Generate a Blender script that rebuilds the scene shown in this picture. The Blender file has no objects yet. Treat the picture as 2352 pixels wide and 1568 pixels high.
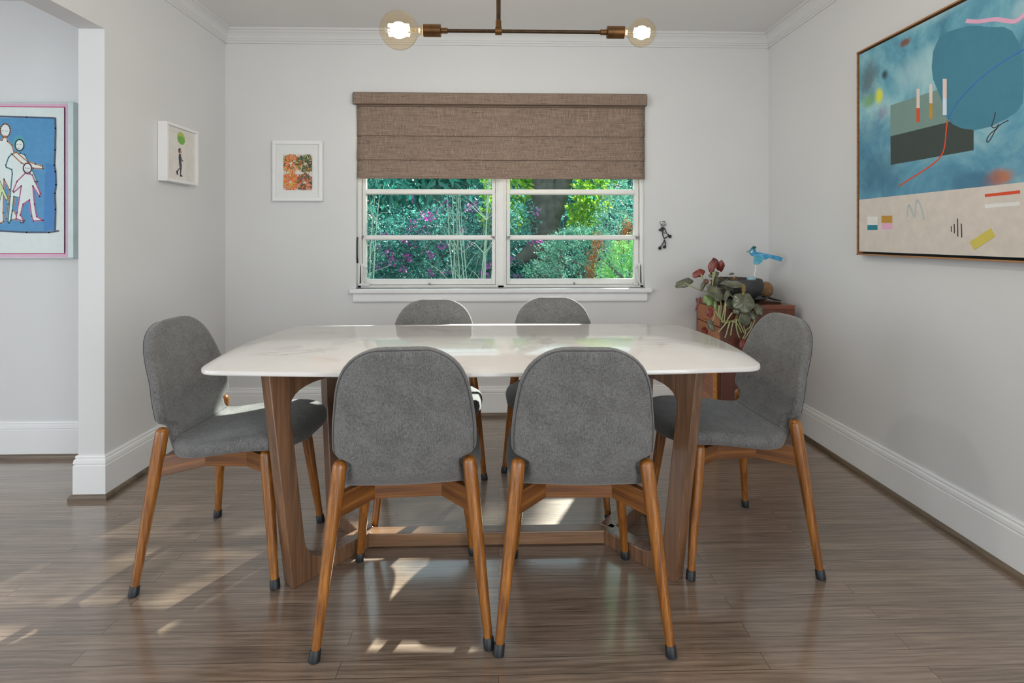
import bpy, bmesh, math, random
from mathutils import Vector, Matrix
R = math.radians
sc = bpy.context.scene
COL = sc.collection
random.seed(7)

# ------------------------------------------------------------------ helpers
class MB:
    """collects vertices, faces and a material index per face, then links ONE mesh object"""
    def __init__(s): s.v = []; s.f = []; s.m = []
    def add(s, vs, fs, mi=0, M=None):
        o = len(s.v)
        s.v += [tuple(M @ Vector(p)) for p in vs] if M is not None else [tuple(p) for p in vs]
        for f in fs: s.f.append(tuple(i + o for i in f)); s.m.append(mi)
        return s
    def box(s, a, b, mi=0, M=None):
        (x0, y0, z0), (x1, y1, z1) = a, b
        return s.add([(x0,y0,z0),(x1,y0,z0),(x1,y1,z0),(x0,y1,z0),(x0,y0,z1),(x1,y0,z1),(x1,y1,z1),(x0,y1,z1)],
                     [(0,3,2,1),(4,5,6,7),(0,1,5,4),(1,2,6,5),(2,3,7,6),(3,0,4,7)], mi, M)
    def tube(s, pts, rad, n=12, mi=0, cap=True, M=None):
        P = [Vector(p) for p in pts]; N = len(P)
        if not hasattr(rad, '__len__'): rad = [rad]*N
        vs = []; fs = []; up = None
        for i, p in enumerate(P):
            t = (P[min(i+1, N-1)] - P[max(i-1, 0)]).normalized()
            if up is None:
                up = Vector((0,0,1)) if abs(t.z) < .9 else Vector((1,0,0))
            a = t.cross(up)
            if a.length < 1e-5: a = t.orthogonal()
            a.normalize(); b = a.cross(t).normalized(); up = b
            for k in range(n):
                q = 2*math.pi*k/n
                vs.append(p + (a*math.cos(q) + b*math.sin(q))*rad[i])
        for i in range(N-1):
            for k in range(n):
                fs.append((i*n+k, i*n+(k+1) % n, (i+1)*n+(k+1) % n, (i+1)*n+k))
        if cap:
            fs.append(tuple(range(n-1, -1, -1))); fs.append(tuple((N-1)*n+k for k in range(n)))
        return s.add(vs, fs, mi, M)
    def lathe(s, prof, n=32, mi=0, M=None):
        vs = []; fs = []
        for r, z in prof:
            for k in range(n):
                q = 2*math.pi*k/n; vs.append((r*math.cos(q), r*math.sin(q), z))
        for i in range(len(prof)-1):
            for k in range(n):
                fs.append((i*n+k, i*n+(k+1) % n, (i+1)*n+(k+1) % n, (i+1)*n+k))
        if prof[0][0] > 1e-6: fs.append(tuple(range(n-1, -1, -1)))
        if prof[-1][0] > 1e-6: fs.append(tuple((len(prof)-1)*n+k for k in range(n)))
        return s.add(vs, fs, mi, M)
    def prism(s, poly, fn, d0, d1, mi=0):
        """poly of (u,v); fn(u,v,d) -> xyz ; extruded between depths d0 and d1"""
        n = len(poly)
        vs = [fn(u, v, d0) for u, v in poly] + [fn(u, v, d1) for u, v in poly]
        fs = [tuple(range(n-1, -1, -1)), tuple(range(n, 2*n))]
        fs += [(i, (i+1) % n, n+(i+1) % n, n+i) for i in range(n)]
        return s.add(vs, fs, mi)
    def ball(s, c, r, mi=0, n=16, m=10, M=None):
        if not hasattr(r, '__len__'): r = (r, r, r)
        vs = []; fs = []
        for i in range(m+1):
            a = math.pi*i/m
            for k in range(n):
                q = 2*math.pi*k/n
                vs.append((c[0]+r[0]*math.sin(a)*math.cos(q), c[1]+r[1]*math.sin(a)*math.sin(q), c[2]-r[2]*math.cos(a)))
        for i in range(m):
            for k in range(n):
                fs.append((i*n+k, i*n+(k+1) % n, (i+1)*n+(k+1) % n, (i+1)*n+k))
        return s.add(vs, fs, mi, M)
    def build(s, name, mats, parent=None, smooth=False, bevel=0, seg=2, fix=True, weld=0, angle=40):
        me = bpy.data.meshes.new(name)
        me.from_pydata(s.v, [], s.f)
        if not isinstance(mats, (list, tuple)): mats = [mats]
        for m in mats: me.materials.append(m)
        me.polygons.foreach_set('material_index', s.m)
        if fix or weld:
            bm = bmesh.new(); bm.from_mesh(me)
            if weld: bmesh.ops.remove_doubles(bm, verts=bm.verts, dist=weld)
            if fix: bmesh.ops.recalc_face_normals(bm, faces=bm.faces)
            bm.to_mesh(me); bm.free()
        if smooth:
            me.polygons.foreach_set('use_smooth', [True]*len(me.polygons))
            if angle < 180: me.set_sharp_from_angle(angle=R(angle))
        me.update()
        o = bpy.data.objects.new(name, me); COL.objects.link(o)
        if parent is not None: o.parent = parent
        if bevel:
            b = o.modifiers.new('Bevel', 'BEVEL'); b.width = bevel; b.segments = seg; b.limit_method = 'ANGLE'; b.angle_limit = R(40)
            b.harden_normals = False
        return o

def tag(o, label=None, cat=None, group=None, kind=None):
    if label: o['label'] = label
    if cat: o['category'] = cat
    if group: o['group'] = group
    if kind: o['kind'] = kind
    return o
def empty(name, loc=(0,0,0), rz=0, label=None, cat=None, group=None, kind=None):
    o = bpy.data.objects.new(name, None); COL.objects.link(o)
    o.empty_display_size = .1
    o.location = loc; o.rotation_euler = (0, 0, rz)
    return tag(o, label, cat, group, kind)
def copy_tree(o, parent=None):
    c = o.copy(); COL.objects.link(c)
    if parent is not None: c.parent = parent
    for ch in list(o.children): copy_tree(ch, c)
    return c
def spline(ctrl, n):
    """Catmull-Rom through tuples"""
    out = []; K = len(ctrl)-1
    for i in range(n):
        u = i*K/(n-1); k = min(int(u), K-1); t = u-k
        p = [ctrl[max(k-1,0)], ctrl[k], ctrl[k+1], ctrl[min(k+2,K)]]
        out.append(tuple(.5*((2*p[1][j]) + (-p[0][j]+p[2][j])*t + (2*p[0][j]-5*p[1][j]+4*p[2][j]-p[3][j])*t*t + (-p[0][j]+3*p[1][j]-3*p[2][j]+p[3][j])*t**3) for j in range(len(ctrl[0]))))
    return out

# ------------------------------------------------------------------ materials
def srgb(h):
    h = h.lstrip('#'); c = [int(h[i:i+2], 16)/255 for i in (0, 2, 4)]
    return tuple((x/12.92 if x <= .04045 else ((x+.055)/1.055)**2.4) for x in c) + (1,)
class NT:
    def __init__(s, name):
        s.m = bpy.data.materials.new(name); s.m.use_nodes = True
        s.t = s.m.node_tree; s.n = s.t.nodes; s.b = s.n['Principled BSDF']; s.out = s.n['Material Output']
    def node(s, typ, **kw):
        n = s.n.new(typ)
        for k, v in kw.items():
            if k in n.inputs.keys() if isinstance(k, str) else False: n.inputs[k].default_value = v
            else: setattr(n, k, v)
        return n
    def link(s, a, b): s.t.links.new(a, b)
    def coords(s, scale=(1,1,1), rot=(0,0,0), which='Object'):
        tc = s.n.new('ShaderNodeTexCoord'); mp = s.n.new('ShaderNodeMapping')
        mp.inputs['Scale'].default_value = scale; mp.inputs['Rotation'].default_value = rot
        s.link(tc.outputs[which], mp.inputs['Vector']); return mp.outputs['Vector']
    def noise(s, vec, scale=5, detail=4, rough=.5, dist=0):
        n = s.n.new('ShaderNodeTexNoise'); n.inputs['Scale'].default_value = scale; n.inputs['Detail'].default_value = detail
        n.inputs['Roughness'].default_value = rough; n.inputs['Distortion'].default_value = dist
        if vec is not None: s.link(vec, n.inputs['Vector'])
        return n.outputs['Fac']
    def ramp(s, fac, stops):
        r = s.n.new('ShaderNodeValToRGB'); e = r.color_ramp.elements
        while len(e) < len(stops): e.new(.5)
        for i, (p, c) in enumerate(stops): e[i].position = p; e[i].color = c if len(c) == 4 else tuple(c)+(1,)
        s.link(fac, r.inputs['Fac']); return r.outputs['Color']
    def mix(s, fac, a, b, mode='MIX'):
        m = s.n.new('ShaderNodeMix'); m.data_type = 'RGBA'; m.blend_type = mode; m.clamp_factor = True
        for v, i in ((fac, 0), (a, 6), (b, 7)):
            if hasattr(v, 'is_linked') or hasattr(v, 'links'): s.link(v, m.inputs[i])
            else: m.inputs[i].default_value = v
        return m.outputs[2]
    def math(s, op, a, b=0.0, clamp=False):
        m = s.n.new('ShaderNodeMath'); m.operation = op; m.use_clamp = clamp
        for i, v in enumerate((a, b)):
            if hasattr(v, 'links'): s.link(v, m.inputs[i])
            else: m.inputs[i].default_value = v
        return m.outputs[0]
    def bump(s, h, strength=.2, dist=.002):
        b = s.n.new('ShaderNodeBump'); b.inputs['Strength'].default_value = strength; b.inputs['Distance'].default_value = dist
        s.link(h, b.inputs['Height']); s.link(b.outputs['Normal'], s.b.inputs['Normal'])
    def base(s, c):
        if hasattr(c, 'links'): s.link(c, s.b.inputs['Base Color'])
        else: s.b.inputs['Base Color'].default_value = c
    def set(s, **kw):
        for k, v in kw.items():
            k = k.replace('_', ' ')
            if hasattr(v, 'links'): s.link(v, s.b.inputs[k])
            else: s.b.inputs[k].default_value = v
        return s
def plain(name, hexc, rough=.5, metal=0, spec=.5, var=.06, vscale=12, bump=0, coat=0):
    t = NT(name); c = srgb(hexc); v = t.coords()
    n = t.noise(v, vscale, 3)
    a = tuple(x*(1-var) for x in c[:3])+(1,); b = tuple(min(1, x*(1+var)) for x in c[:3])+(1,)
    t.base(t.ramp(n, [(.3, a), (.7, b)]))
    t.set(Roughness=rough, Metallic=metal)
    t.b.inputs['Specular IOR Level'].default_value = spec
    if coat: t.b.inputs['Coat Weight'].default_value = coat; t.b.inputs['Coat Roughness'].default_value = .1
    if bump: t.bump(t.noise(v, 140, 2), bump, .001)
    return t.m
def wood(name, dark, light, axis='Z', grain=16, rough=.35, dens=1.0, coat=.25, mid=None):
    """long grain running along one object axis"""
    t = NT(name)
    sc_ = {'X': (.9, grain, grain), 'Y': (grain, .9, grain), 'Z': (grain, grain, .9)}[axis]
    v = t.coords(sc_)
    n1 = t.noise(v, 2.2*dens, 6, .6, .6)
    v2 = t.coords(tuple(x*5 if x > 1 else x*1.6 for x in sc_))
    n2 = t.noise(v2, 3.0*dens, 3, .5)
    f = t.math('ADD', t.math('MULTIPLY', n1, .7), t.math('MULTIPLY', n2, .3))
    stops = [(.36, srgb(dark)), (.66, srgb(light))]
    if mid: stops = [(.34, srgb(dark)), (.5, srgb(mid)), (.66, srgb(light))]
    t.base(t.ramp(f, stops)); t.set(Roughness=rough)
    t.b.inputs['Coat Weight'].default_value = coat; t.b.inputs['Coat Roughness'].default_value = .22
    t.bump(f, .08, .001)
    return t.m

M = {}
M['wall'] = plain('wall_paint', '#d6d6d6', .62, spec=.25, var=.012, vscale=3, bump=.03)
M['ceiling'] = plain('ceiling_paint', '#dddddd', .7, spec=.2, var=.01, vscale=2, bump=.02)
M['trim'] = plain('trim_paint', '#e5e5e5', .38, spec=.4, var=.01, vscale=4)
M['crown'] = plain('crown_paint', '#d3d3d3', .5, spec=.3, var=.01, vscale=4)
M['winpaint'] = plain('window_paint', '#e2e1de', .4, spec=.4, var=.03, vscale=9)
M['frame_white'] = plain('frame_white', '#e6e6e6', .4, var=.01)
M['mat_board'] = plain('mat_board', '#e4e4e3', .7, var=.01)
M['rubber'] = plain('black_rubber', '#1d2024', .45, var=.1)
M['metal_dark'] = plain('dark_metal', '#3a3a3a', .35, metal=.8, var=.2, vscale=60)
M['metal_grey'] = plain('grey_metal', '#8a8a8a', .4, metal=.7, var=.1, vscale=60)
M['hardware'] = plain('painted_hardware', '#d6d5d2', .35, var=.06, vscale=50)
M['bronze'] = plain('aged_brass', '#644526', .36, metal=.8, var=.3, vscale=25)
M['bronze_d'] = plain('dark_bronze', '#443220', .4, metal=.75, var=.35, vscale=30)
M['black'] = plain('black_gap', '#141414', .6)

def floor_mat():
    t = NT('oak_floor')
    v = t.coords((1,1,1))
    br = t.n.new('ShaderNodeTexBrick'); br.offset = .37; br.offset_frequency = 2
    br.inputs['Color1'].default_value = (.0, .0, .0, 1); br.inputs['Color2'].default_value = (1,1,1,1); br.inputs['Mortar'].default_value = (.5,.5,.5,1)
    br.inputs['Scale'].default_value = 1; br.inputs['Mortar Size'].default_value = .0009; br.inputs['Mortar Smooth'].default_value = .1
    br.inputs['Brick Width'].default_value = 1.15; br.inputs['Row Height'].default_value = .0572; br.inputs['Bias'].default_value = 0
    t.link(v, br.inputs['Vector'])
    # shift the grain per plank
    add = t.n.new('ShaderNodeVectorMath'); add.operation = 'MULTIPLY_ADD'
    t.link(br.outputs['Color'], add.inputs[0]); add.inputs[1].default_value = (7.3, 3.1, 5.7)
    t.link(v, add.inputs[2])
    mp = t.n.new('ShaderNodeMapping'); mp.inputs['Scale'].default_value = (1.6, 20, 1); t.link(add.outputs[0], mp.inputs['Vector'])
    g1 = t.noise(mp.outputs[0], 2.2, 7, .66, .5)
    mp2 = t.n.new('ShaderNodeMapping'); mp2.inputs['Scale'].default_value = (5, 190, 1); t.link(add.outputs[0], mp2.inputs['Vector'])
    g2 = t.noise(mp2.outputs[0], 1.6, 3, .6)
    mp3 = t.n.new('ShaderNodeMapping'); mp3.inputs['Scale'].default_value = (.55, 5.5, 1); t.link(add.outputs[0], mp3.inputs['Vector'])
    wv = t.n.new('ShaderNodeTexWave'); wv.wave_type = 'BANDS'; wv.bands_direction = 'Y'; wv.inputs['Scale'].default_value = 3.2
    wv.inputs['Distortion'].default_value = 14; wv.inputs['Detail'].default_value = 3; wv.inputs['Detail Scale'].default_value = .8
    t.link(mp3.outputs[0], wv.inputs['Vector'])
    f = t.math('ADD', t.math('ADD', t.math('MULTIPLY', g1, .55), t.math('MULTIPLY', g2, .35)), t.math('MULTIPLY', wv.outputs['Fac'], .10))
    col = t.ramp(f, [(.30, srgb('#5f4d3d')), (.50, srgb('#857161')), (.70, srgb('#a38e7b'))])
    tone = t.math('ADD', .86, t.math('MULTIPLY', br.outputs['Color'], .24))
    cb = t.n.new('ShaderNodeCombineColor')
    for i in range(3): t.link(tone, cb.inputs[i])
    col = t.mix(1.0, col, cb.outputs[0], 'MULTIPLY')
    col = t.mix(t.math('MULTIPLY', br.outputs['Fac'], .75), col, srgb('#1c150f'))
    t.base(col)
    big = t.noise(t.coords((1,1,1)), 1.7, 3)
    rg = t.math('ADD', .26, t.math('MULTIPLY', g2, .10))
    rg = t.math('ADD', rg, t.math('MULTIPLY', big, .05))
    t.set(Roughness=rg); t.b.inputs['Specular IOR Level'].default_value = .8; t.b.inputs['Coat Weight'].default_value = 1.0; t.b.inputs['Coat Roughness'].default_value = .14; t.b.inputs['Coat IOR'].default_value = 1.65
    h = t.math('SUBTRACT', t.math('MULTIPLY', f, .5), t.math('MULTIPLY', br.outputs['Fac'], .8))
    t.bump(h, .22, .0012)
    return t.m
M['floor'] = floor_mat()
M['shoe'] = wood('stained_shoe_moulding', '#4d4032', '#7d6b57', 'X', 8, .45, coat=.1)
M['shoe_y'] = wood('stained_shoe_moulding_side', '#4d4032', '#7d6b57', 'Y', 8, .45, coat=.1)
M['cherry'] = wood('cherry_wood', '#633613', '#b0722f', 'Z', 22, .3, mid='#8c551e')
M['cherry_rail'] = wood('cherry_wood_rail', '#553014', '#97622c', 'X', 20, .33, mid='#75461c')
M['oak_table'] = wood('walnut_stained_oak', '#563c2a', '#90694a', 'Z', 22, .36, mid='#76543b', coat=.8)
M['oak_table_x'] = wood('walnut_stained_oak_rail', '#64472f', '#9a7450', 'X', 22, .34, mid='#805d3f', coat=.8)
M['teak'] = wood('teak_top', '#5f2f1a', '#8c4d2c', 'X', 10, .35, mid='#74402a')
M['teak_side'] = wood('teak_side', '#4a2519', '#6f3a26', 'Z', 10, .4, mid='#5a2e20')
M['teak_front_lit'] = wood('teak_front_lit', '#8c4a20', '#bf7636', 'Y', 8, .35, mid='#a55f2c')  # lighter than the sides: light on this face is put into the colour
M['bamboo'] = wood('pale_handle_wood', '#a5611c', '#d99a45', 'Y', 40, .4)

def marble():
    t = NT('white_marble'); v = t.coords((1, 1, 1), (0, 0, .5))
    n = t.noise(v, 1.6, 8, .62, 1.1)
    vein = t.math('ABSOLUTE', t.math('SUBTRACT', n, .5))
    vein = t.math('SUBTRACT', 1, t.math('MULTIPLY', vein, 26, True), True)
    mask = t.noise(t.coords((1,1,1)), 3.1, 4)
    mask = t.math('MULTIPLY', t.math('SUBTRACT', mask, .46), 5, True)
    mask = t.math('MULTIPLY', mask, 1, True)
    vein = t.math('MULTIPLY', vein, mask, True)
    cloud = t.ramp(t.noise(v, 2.4, 6, .6), [(.3, srgb('#d6d2ce')), (.7, srgb('#e2dedb'))])
    t.base(t.mix(t.math('MULTIPLY', vein, .55), cloud, srgb('#aaa5a2')))
    t.set(Roughness=.09); t.b.inputs['Specular IOR Level'].default_value = .5
    return t.m
M['marble'] = marble()
def fabric(name, dark, light, sheen=.25, scale=420):
    t = NT(name)
    v = t.coords((1,1,1))
    a = t.noise(t.coords((1, 1, .06)), scale*.55, 2); b = t.noise(t.coords((.12, .12, 1)), scale*.8, 2)
    c = t.noise(v, 18, 4)
    w = t.math('ADD', t.math('MULTIPLY', a, .50), t.math('MULTIPLY', b, .30)); w = t.math('ADD', w, t.math('MULTIPLY', c, .2))
    t.base(t.ramp(w, [(.36, srgb(dark)), (.64, srgb(light))]))
    t.set(Roughness=.85); t.b.inputs['Specular IOR Level'].default_value = .2
    t.b.inputs['Sheen Weight'].default_value = sheen; t.b.inputs['Sheen Roughness'].default_value = .5
    t.bump(w, .35, .0012)
    return t.m
M['grey_fabric'] = fabric('grey_woven_fabric', '#4e4d4c', '#7d7c7b', scale=900)
M['piping'] = fabric('dark_piping', '#3c3a3a', '#555353')
def linen():
    t = NT('brown_linen')
    a = t.noise(t.coords((1, 1, .02)), 420, 3); b = t.noise(t.coords((.02, 1, 1)), 420, 3)
    sl = t.noise(t.coords((.09, 1, 1)), 130, 2); big = t.noise(t.coords((.25,1,1)), 5, 2)
    sl = t.math('MULTIPLY', t.math('SUBTRACT', sl, .66), 9, True)
    s2 = t.noise(t.coords((1, 1, .05)), 140, 2); s2 = t.math('MULTIPLY', t.math('SUBTRACT', s2, .62), 7, True)
    w = t.math('ADD', t.math('MULTIPLY', a, .5), t.math('MULTIPLY', b, .5))
    c = t.ramp(w, [(.36, srgb('#6b5b51')), (.64, srgb('#a18d7e'))])
    c = t.mix(t.math('MULTIPLY', sl, .75), c, srgb('#4a3c33'))
    c = t.mix(t.math('MULTIPLY', s2, .45), c, srgb('#bba692'))
    t.base(c); t.set(Roughness=.9); t.b.inputs['Specular IOR Level'].default_value = .15
    t.bump(w, .3, .001)
    return t.m
M['linen'] = linen()
def thin_glass(name, tint=(1,1,1,1), refl=1.45, rough=0.0):
    """thin pane: clear transmission plus fresnel reflection"""
    t = NT(name); t.n.remove(t.b)
    tr = t.n.new('ShaderNodeBsdfTransparent'); tr.inputs['Color'].default_value = tint
    gl = t.n.new('ShaderNodeBsdfGlossy'); gl.inputs['Roughness'].default_value = rough
    lw = t.n.new('ShaderNodeLayerWeight'); lw.inputs['Blend'].default_value = .5
    r0 = ((refl-1)/(refl+1))**2
    fr = t.math('ADD', r0, t.math('MULTIPLY', t.math('POWER', lw.outputs['Facing'], 5.0), 1-r0))
    mx = t.n.new('ShaderNodeMixShader'); t.link(fr, mx.inputs[0]); t.link(tr.outputs[0], mx.inputs[1]); t.link(gl.outputs[0], mx.inputs[2])
    t.link(mx.outputs[0], t.out.inputs['Surface'])
    return t.m
M['pane'] = thin_glass('window_glass', (.93, .985, .98, 1), 1.13)
M['picture_glass'] = thin_glass('picture_glass', (1,1,1,1), 1.12)
M['bulb_glass'] = thin_glass('amber_bulb_glass', (.985, .91, .78, 1), 1.5)
def emit(name, col, st):
    t = NT(name); t.base(col); t.b.inputs['Emission Color'].default_value = col; t.b.inputs['Emission Strength'].default_value = st
    return t.m
M['filament'] = emit('glowing_filament', (1, .80, .5, 1), 60)

def leaf_mat(name, dark, light, trans=.45, scale=6, rough=.45):
    t = NT(name); oi = t.n.new('ShaderNodeNewGeometry')
    f = t.math('ADD', t.math('MULTIPLY', oi.outputs['Random Per Island'], .75), t.math('MULTIPLY', t.noise(t.coords(), scale, 3), .3))
    col = t.ramp(f, [(.2, srgb(dark)), (.85, srgb(light))])
    t.base(col); t.set(Roughness=rough)
    tl = t.n.new('ShaderNodeBsdfTranslucent'); t.link(col, tl.inputs['Color'])
    mx = t.n.new('ShaderNodeMixShader'); mx.inputs[0].default_value = trans
    t.link(t.b.outputs[0], mx.inputs[1]); t.link(tl.outputs[0], mx.inputs[2]); t.link(mx.outputs[0], t.out.inputs['Surface'])
    return t.m
# measured outlines (metres)
PAINT_SHAPES = [('poly', 'sage', [(0.2029, 0.6518), (0.3295, 0.6513), (0.4446, 0.651), (0.6052, 0.6481), (0.6052, 0.5129), (0.2029, 0.5158)]), ('poly', 'char', [(0.2029, 0.5158), (0.488, 0.5137), (0.6052, 0.5129), (0.6052, 0.3882), (0.2049, 0.39)]), ('poly', 'blob', [(0.4724, 0.862), (0.5259, 0.856), (0.5837, 0.8469), (0.6249, 0.8303), (0.6707, 0.8069), (0.7144, 0.7911), (0.7472, 0.7635), (0.7675, 0.7184), (0.7789, 0.6717), (0.7845, 0.6246), (0.7862, 0.5677), (0.7817, 0.5125), (0.7618, 0.489), (0.7264, 0.4742), (0.6707, 0.4597), (0.6113, 0.4593), (0.5552, 0.4778), (0.5184, 0.5005), (0.488, 0.5349), (0.4724, 0.5918), (0.4486, 0.6519), (0.4283, 0.6985), (0.4217, 0.7484), (0.4283, 0.8076), (0.4486, 0.8409)]), ('poly', 'pinkish', [(0.3465, 0.6843), (0.3632, 0.6796), (0.3632, 0.6008), (0.3465, 0.605)]), ('poly', 'red', [(0.3465, 0.605), (0.3632, 0.6008), (0.3632, 0.5425), (0.3465, 0.5462)]), ('poly', 'pinkish', [(0.4109, 0.6845), (0.4258, 0.6802), (0.4258, 0.6037), (0.4109, 0.6076)]), ('poly', 'mustard', [(0.4109, 0.6076), (0.4258, 0.6037), (0.4258, 0.5423), (0.4109, 0.5457)]), ('poly', 'pinkish', [(0.474, 0.6861), (0.4918, 0.6806), (0.4918, 0.6047), (0.474, 0.6094)]), ('poly', 'paleblue', [(0.474, 0.6094), (0.4918, 0.6047), (0.4918, 0.5419), (0.474, 0.5461)]), ('line', 'red', [(0.2503, 0.292), (0.3114, 0.3163), (0.3822, 0.3432), (0.4405, 0.3696), (0.4708, 0.3953), (0.4841, 0.4296), (0.4895, 0.4816), (0.4957, 0.5219)], 0.006), ('line', 'blue', [(0.4972, 0.5248), (0.5259, 0.5651), (0.5696, 0.6018), (0.6249, 0.636), (0.6771, 0.6593), (0.7324, 0.6763), (0.7862, 0.6878), (0.8176, 0.6915)], 0.004), ('line', 'pink', [(0.5752, 0.8687), (0.6181, 0.8485), (0.6578, 0.8363), (0.6897, 0.8267), (0.7324, 0.803), (0.756, 0.7922), (0.7732, 0.7941), (0.7862, 0.8017), (0.8122, 0.8267)], 0.014), ('line', 'black', [(0.6884, 0.5054), (0.6834, 0.4839), (0.6752, 0.4606), (0.6865, 0.4522), (0.7021, 0.462)], 0.003), ('line', 'black', [(0.7354, 0.4675), (0.7144, 0.4622), (0.6928, 0.4491), (0.6802, 0.4308), (0.6675, 0.4122), (0.6578, 0.4073), (0.6578, 0.42), (0.6707, 0.4357), (0.6959, 0.4485)], 0.003), ('beige', 'beige', [(0.007, 0.2517), (0.7862, 0.2532)]), ('line', 'grey', [(0.2994, 0.1568), (0.304, 0.2051), (0.3159, 0.1972), (0.3385, 0.1582), (0.3474, 0.2216), (0.3606, 0.2157), (0.3779, 0.1762), (0.3848, 0.1424)], 0.009), ('poly', 'white', [(0.0605, 0.1692), (0.1268, 0.1666), (0.1268, 0.1291), (0.0605, 0.1307)]), ('poly', 'teal', [(0.0616, 0.1307), (0.1268, 0.1291), (0.1268, 0.1057), (0.0616, 0.1066)]), ('poly', 'mustard', [(0.1513, 0.1703), (0.2159, 0.1676), (0.2159, 0.136), (0.1513, 0.1378)]), ('poly', 'pink', [(0.1524, 0.1362), (0.2169, 0.1345), (0.2169, 0.1074), (0.1524, 0.1084)]), ('poly', 'red', [(0.6494, 0.225), (0.7744, 0.2283), (0.7744, 0.217), (0.65, 0.2152)]), ('poly', 'white', [(0.6494, 0.1891), (0.7738, 0.1909), (0.7744, 0.1784), (0.6494, 0.1757)]), ('line', 'black', [(0.5124, 0.1153), (0.5132, 0.0938)], 0.004), ('line', 'black', [(0.5259, 0.1228), (0.5267, 0.0878)], 0.004), ('line', 'black', [(0.5399, 0.1431), (0.5414, 0.0761)], 0.004), ('line', 'black', [(0.556, 0.124), (0.5581, 0.0722)], 0.004), ('poly', 'yellow', [(0.5893, 0.0552), (0.6726, 0.1053), (0.6897, 0.0764), (0.61, 0.0268)])]
PAINT_SPOTS = [('yellow', (0.1354, 0.7132), 0.0254, 0.0405), ('green', (0.0673, 0.7077), 0.0498, 0.036), ('rust', (0.2864, 0.8966), 0.0295, 0.016), ('dark', (0.167, 0.7991), 0.0206, 0.0215), ('orange', (0.7021, 0.2786), 0.051, 0.0296), ('lilac', (0.1597, 0.6296), 0.0411, 0.0347), ('light', (0.3822, 0.7543), 0.1287, 0.0766), ('light', (0.4486, 0.9624), 0.1896, 0.0405), ('dark2', (0.0673, 0.8077), 0.066, 0.0881), ('navy', (0.1333, 0.3672), 0.1218, 0.0935), ('light', (0.7732, 0.8214), 0.0335, 0.0454), ('deep', (0.0785, 0.5334), 0.1173, 0.1116), ('navy', (0.6045, 0.2774), 0.0976, 0.0374)]
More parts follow.
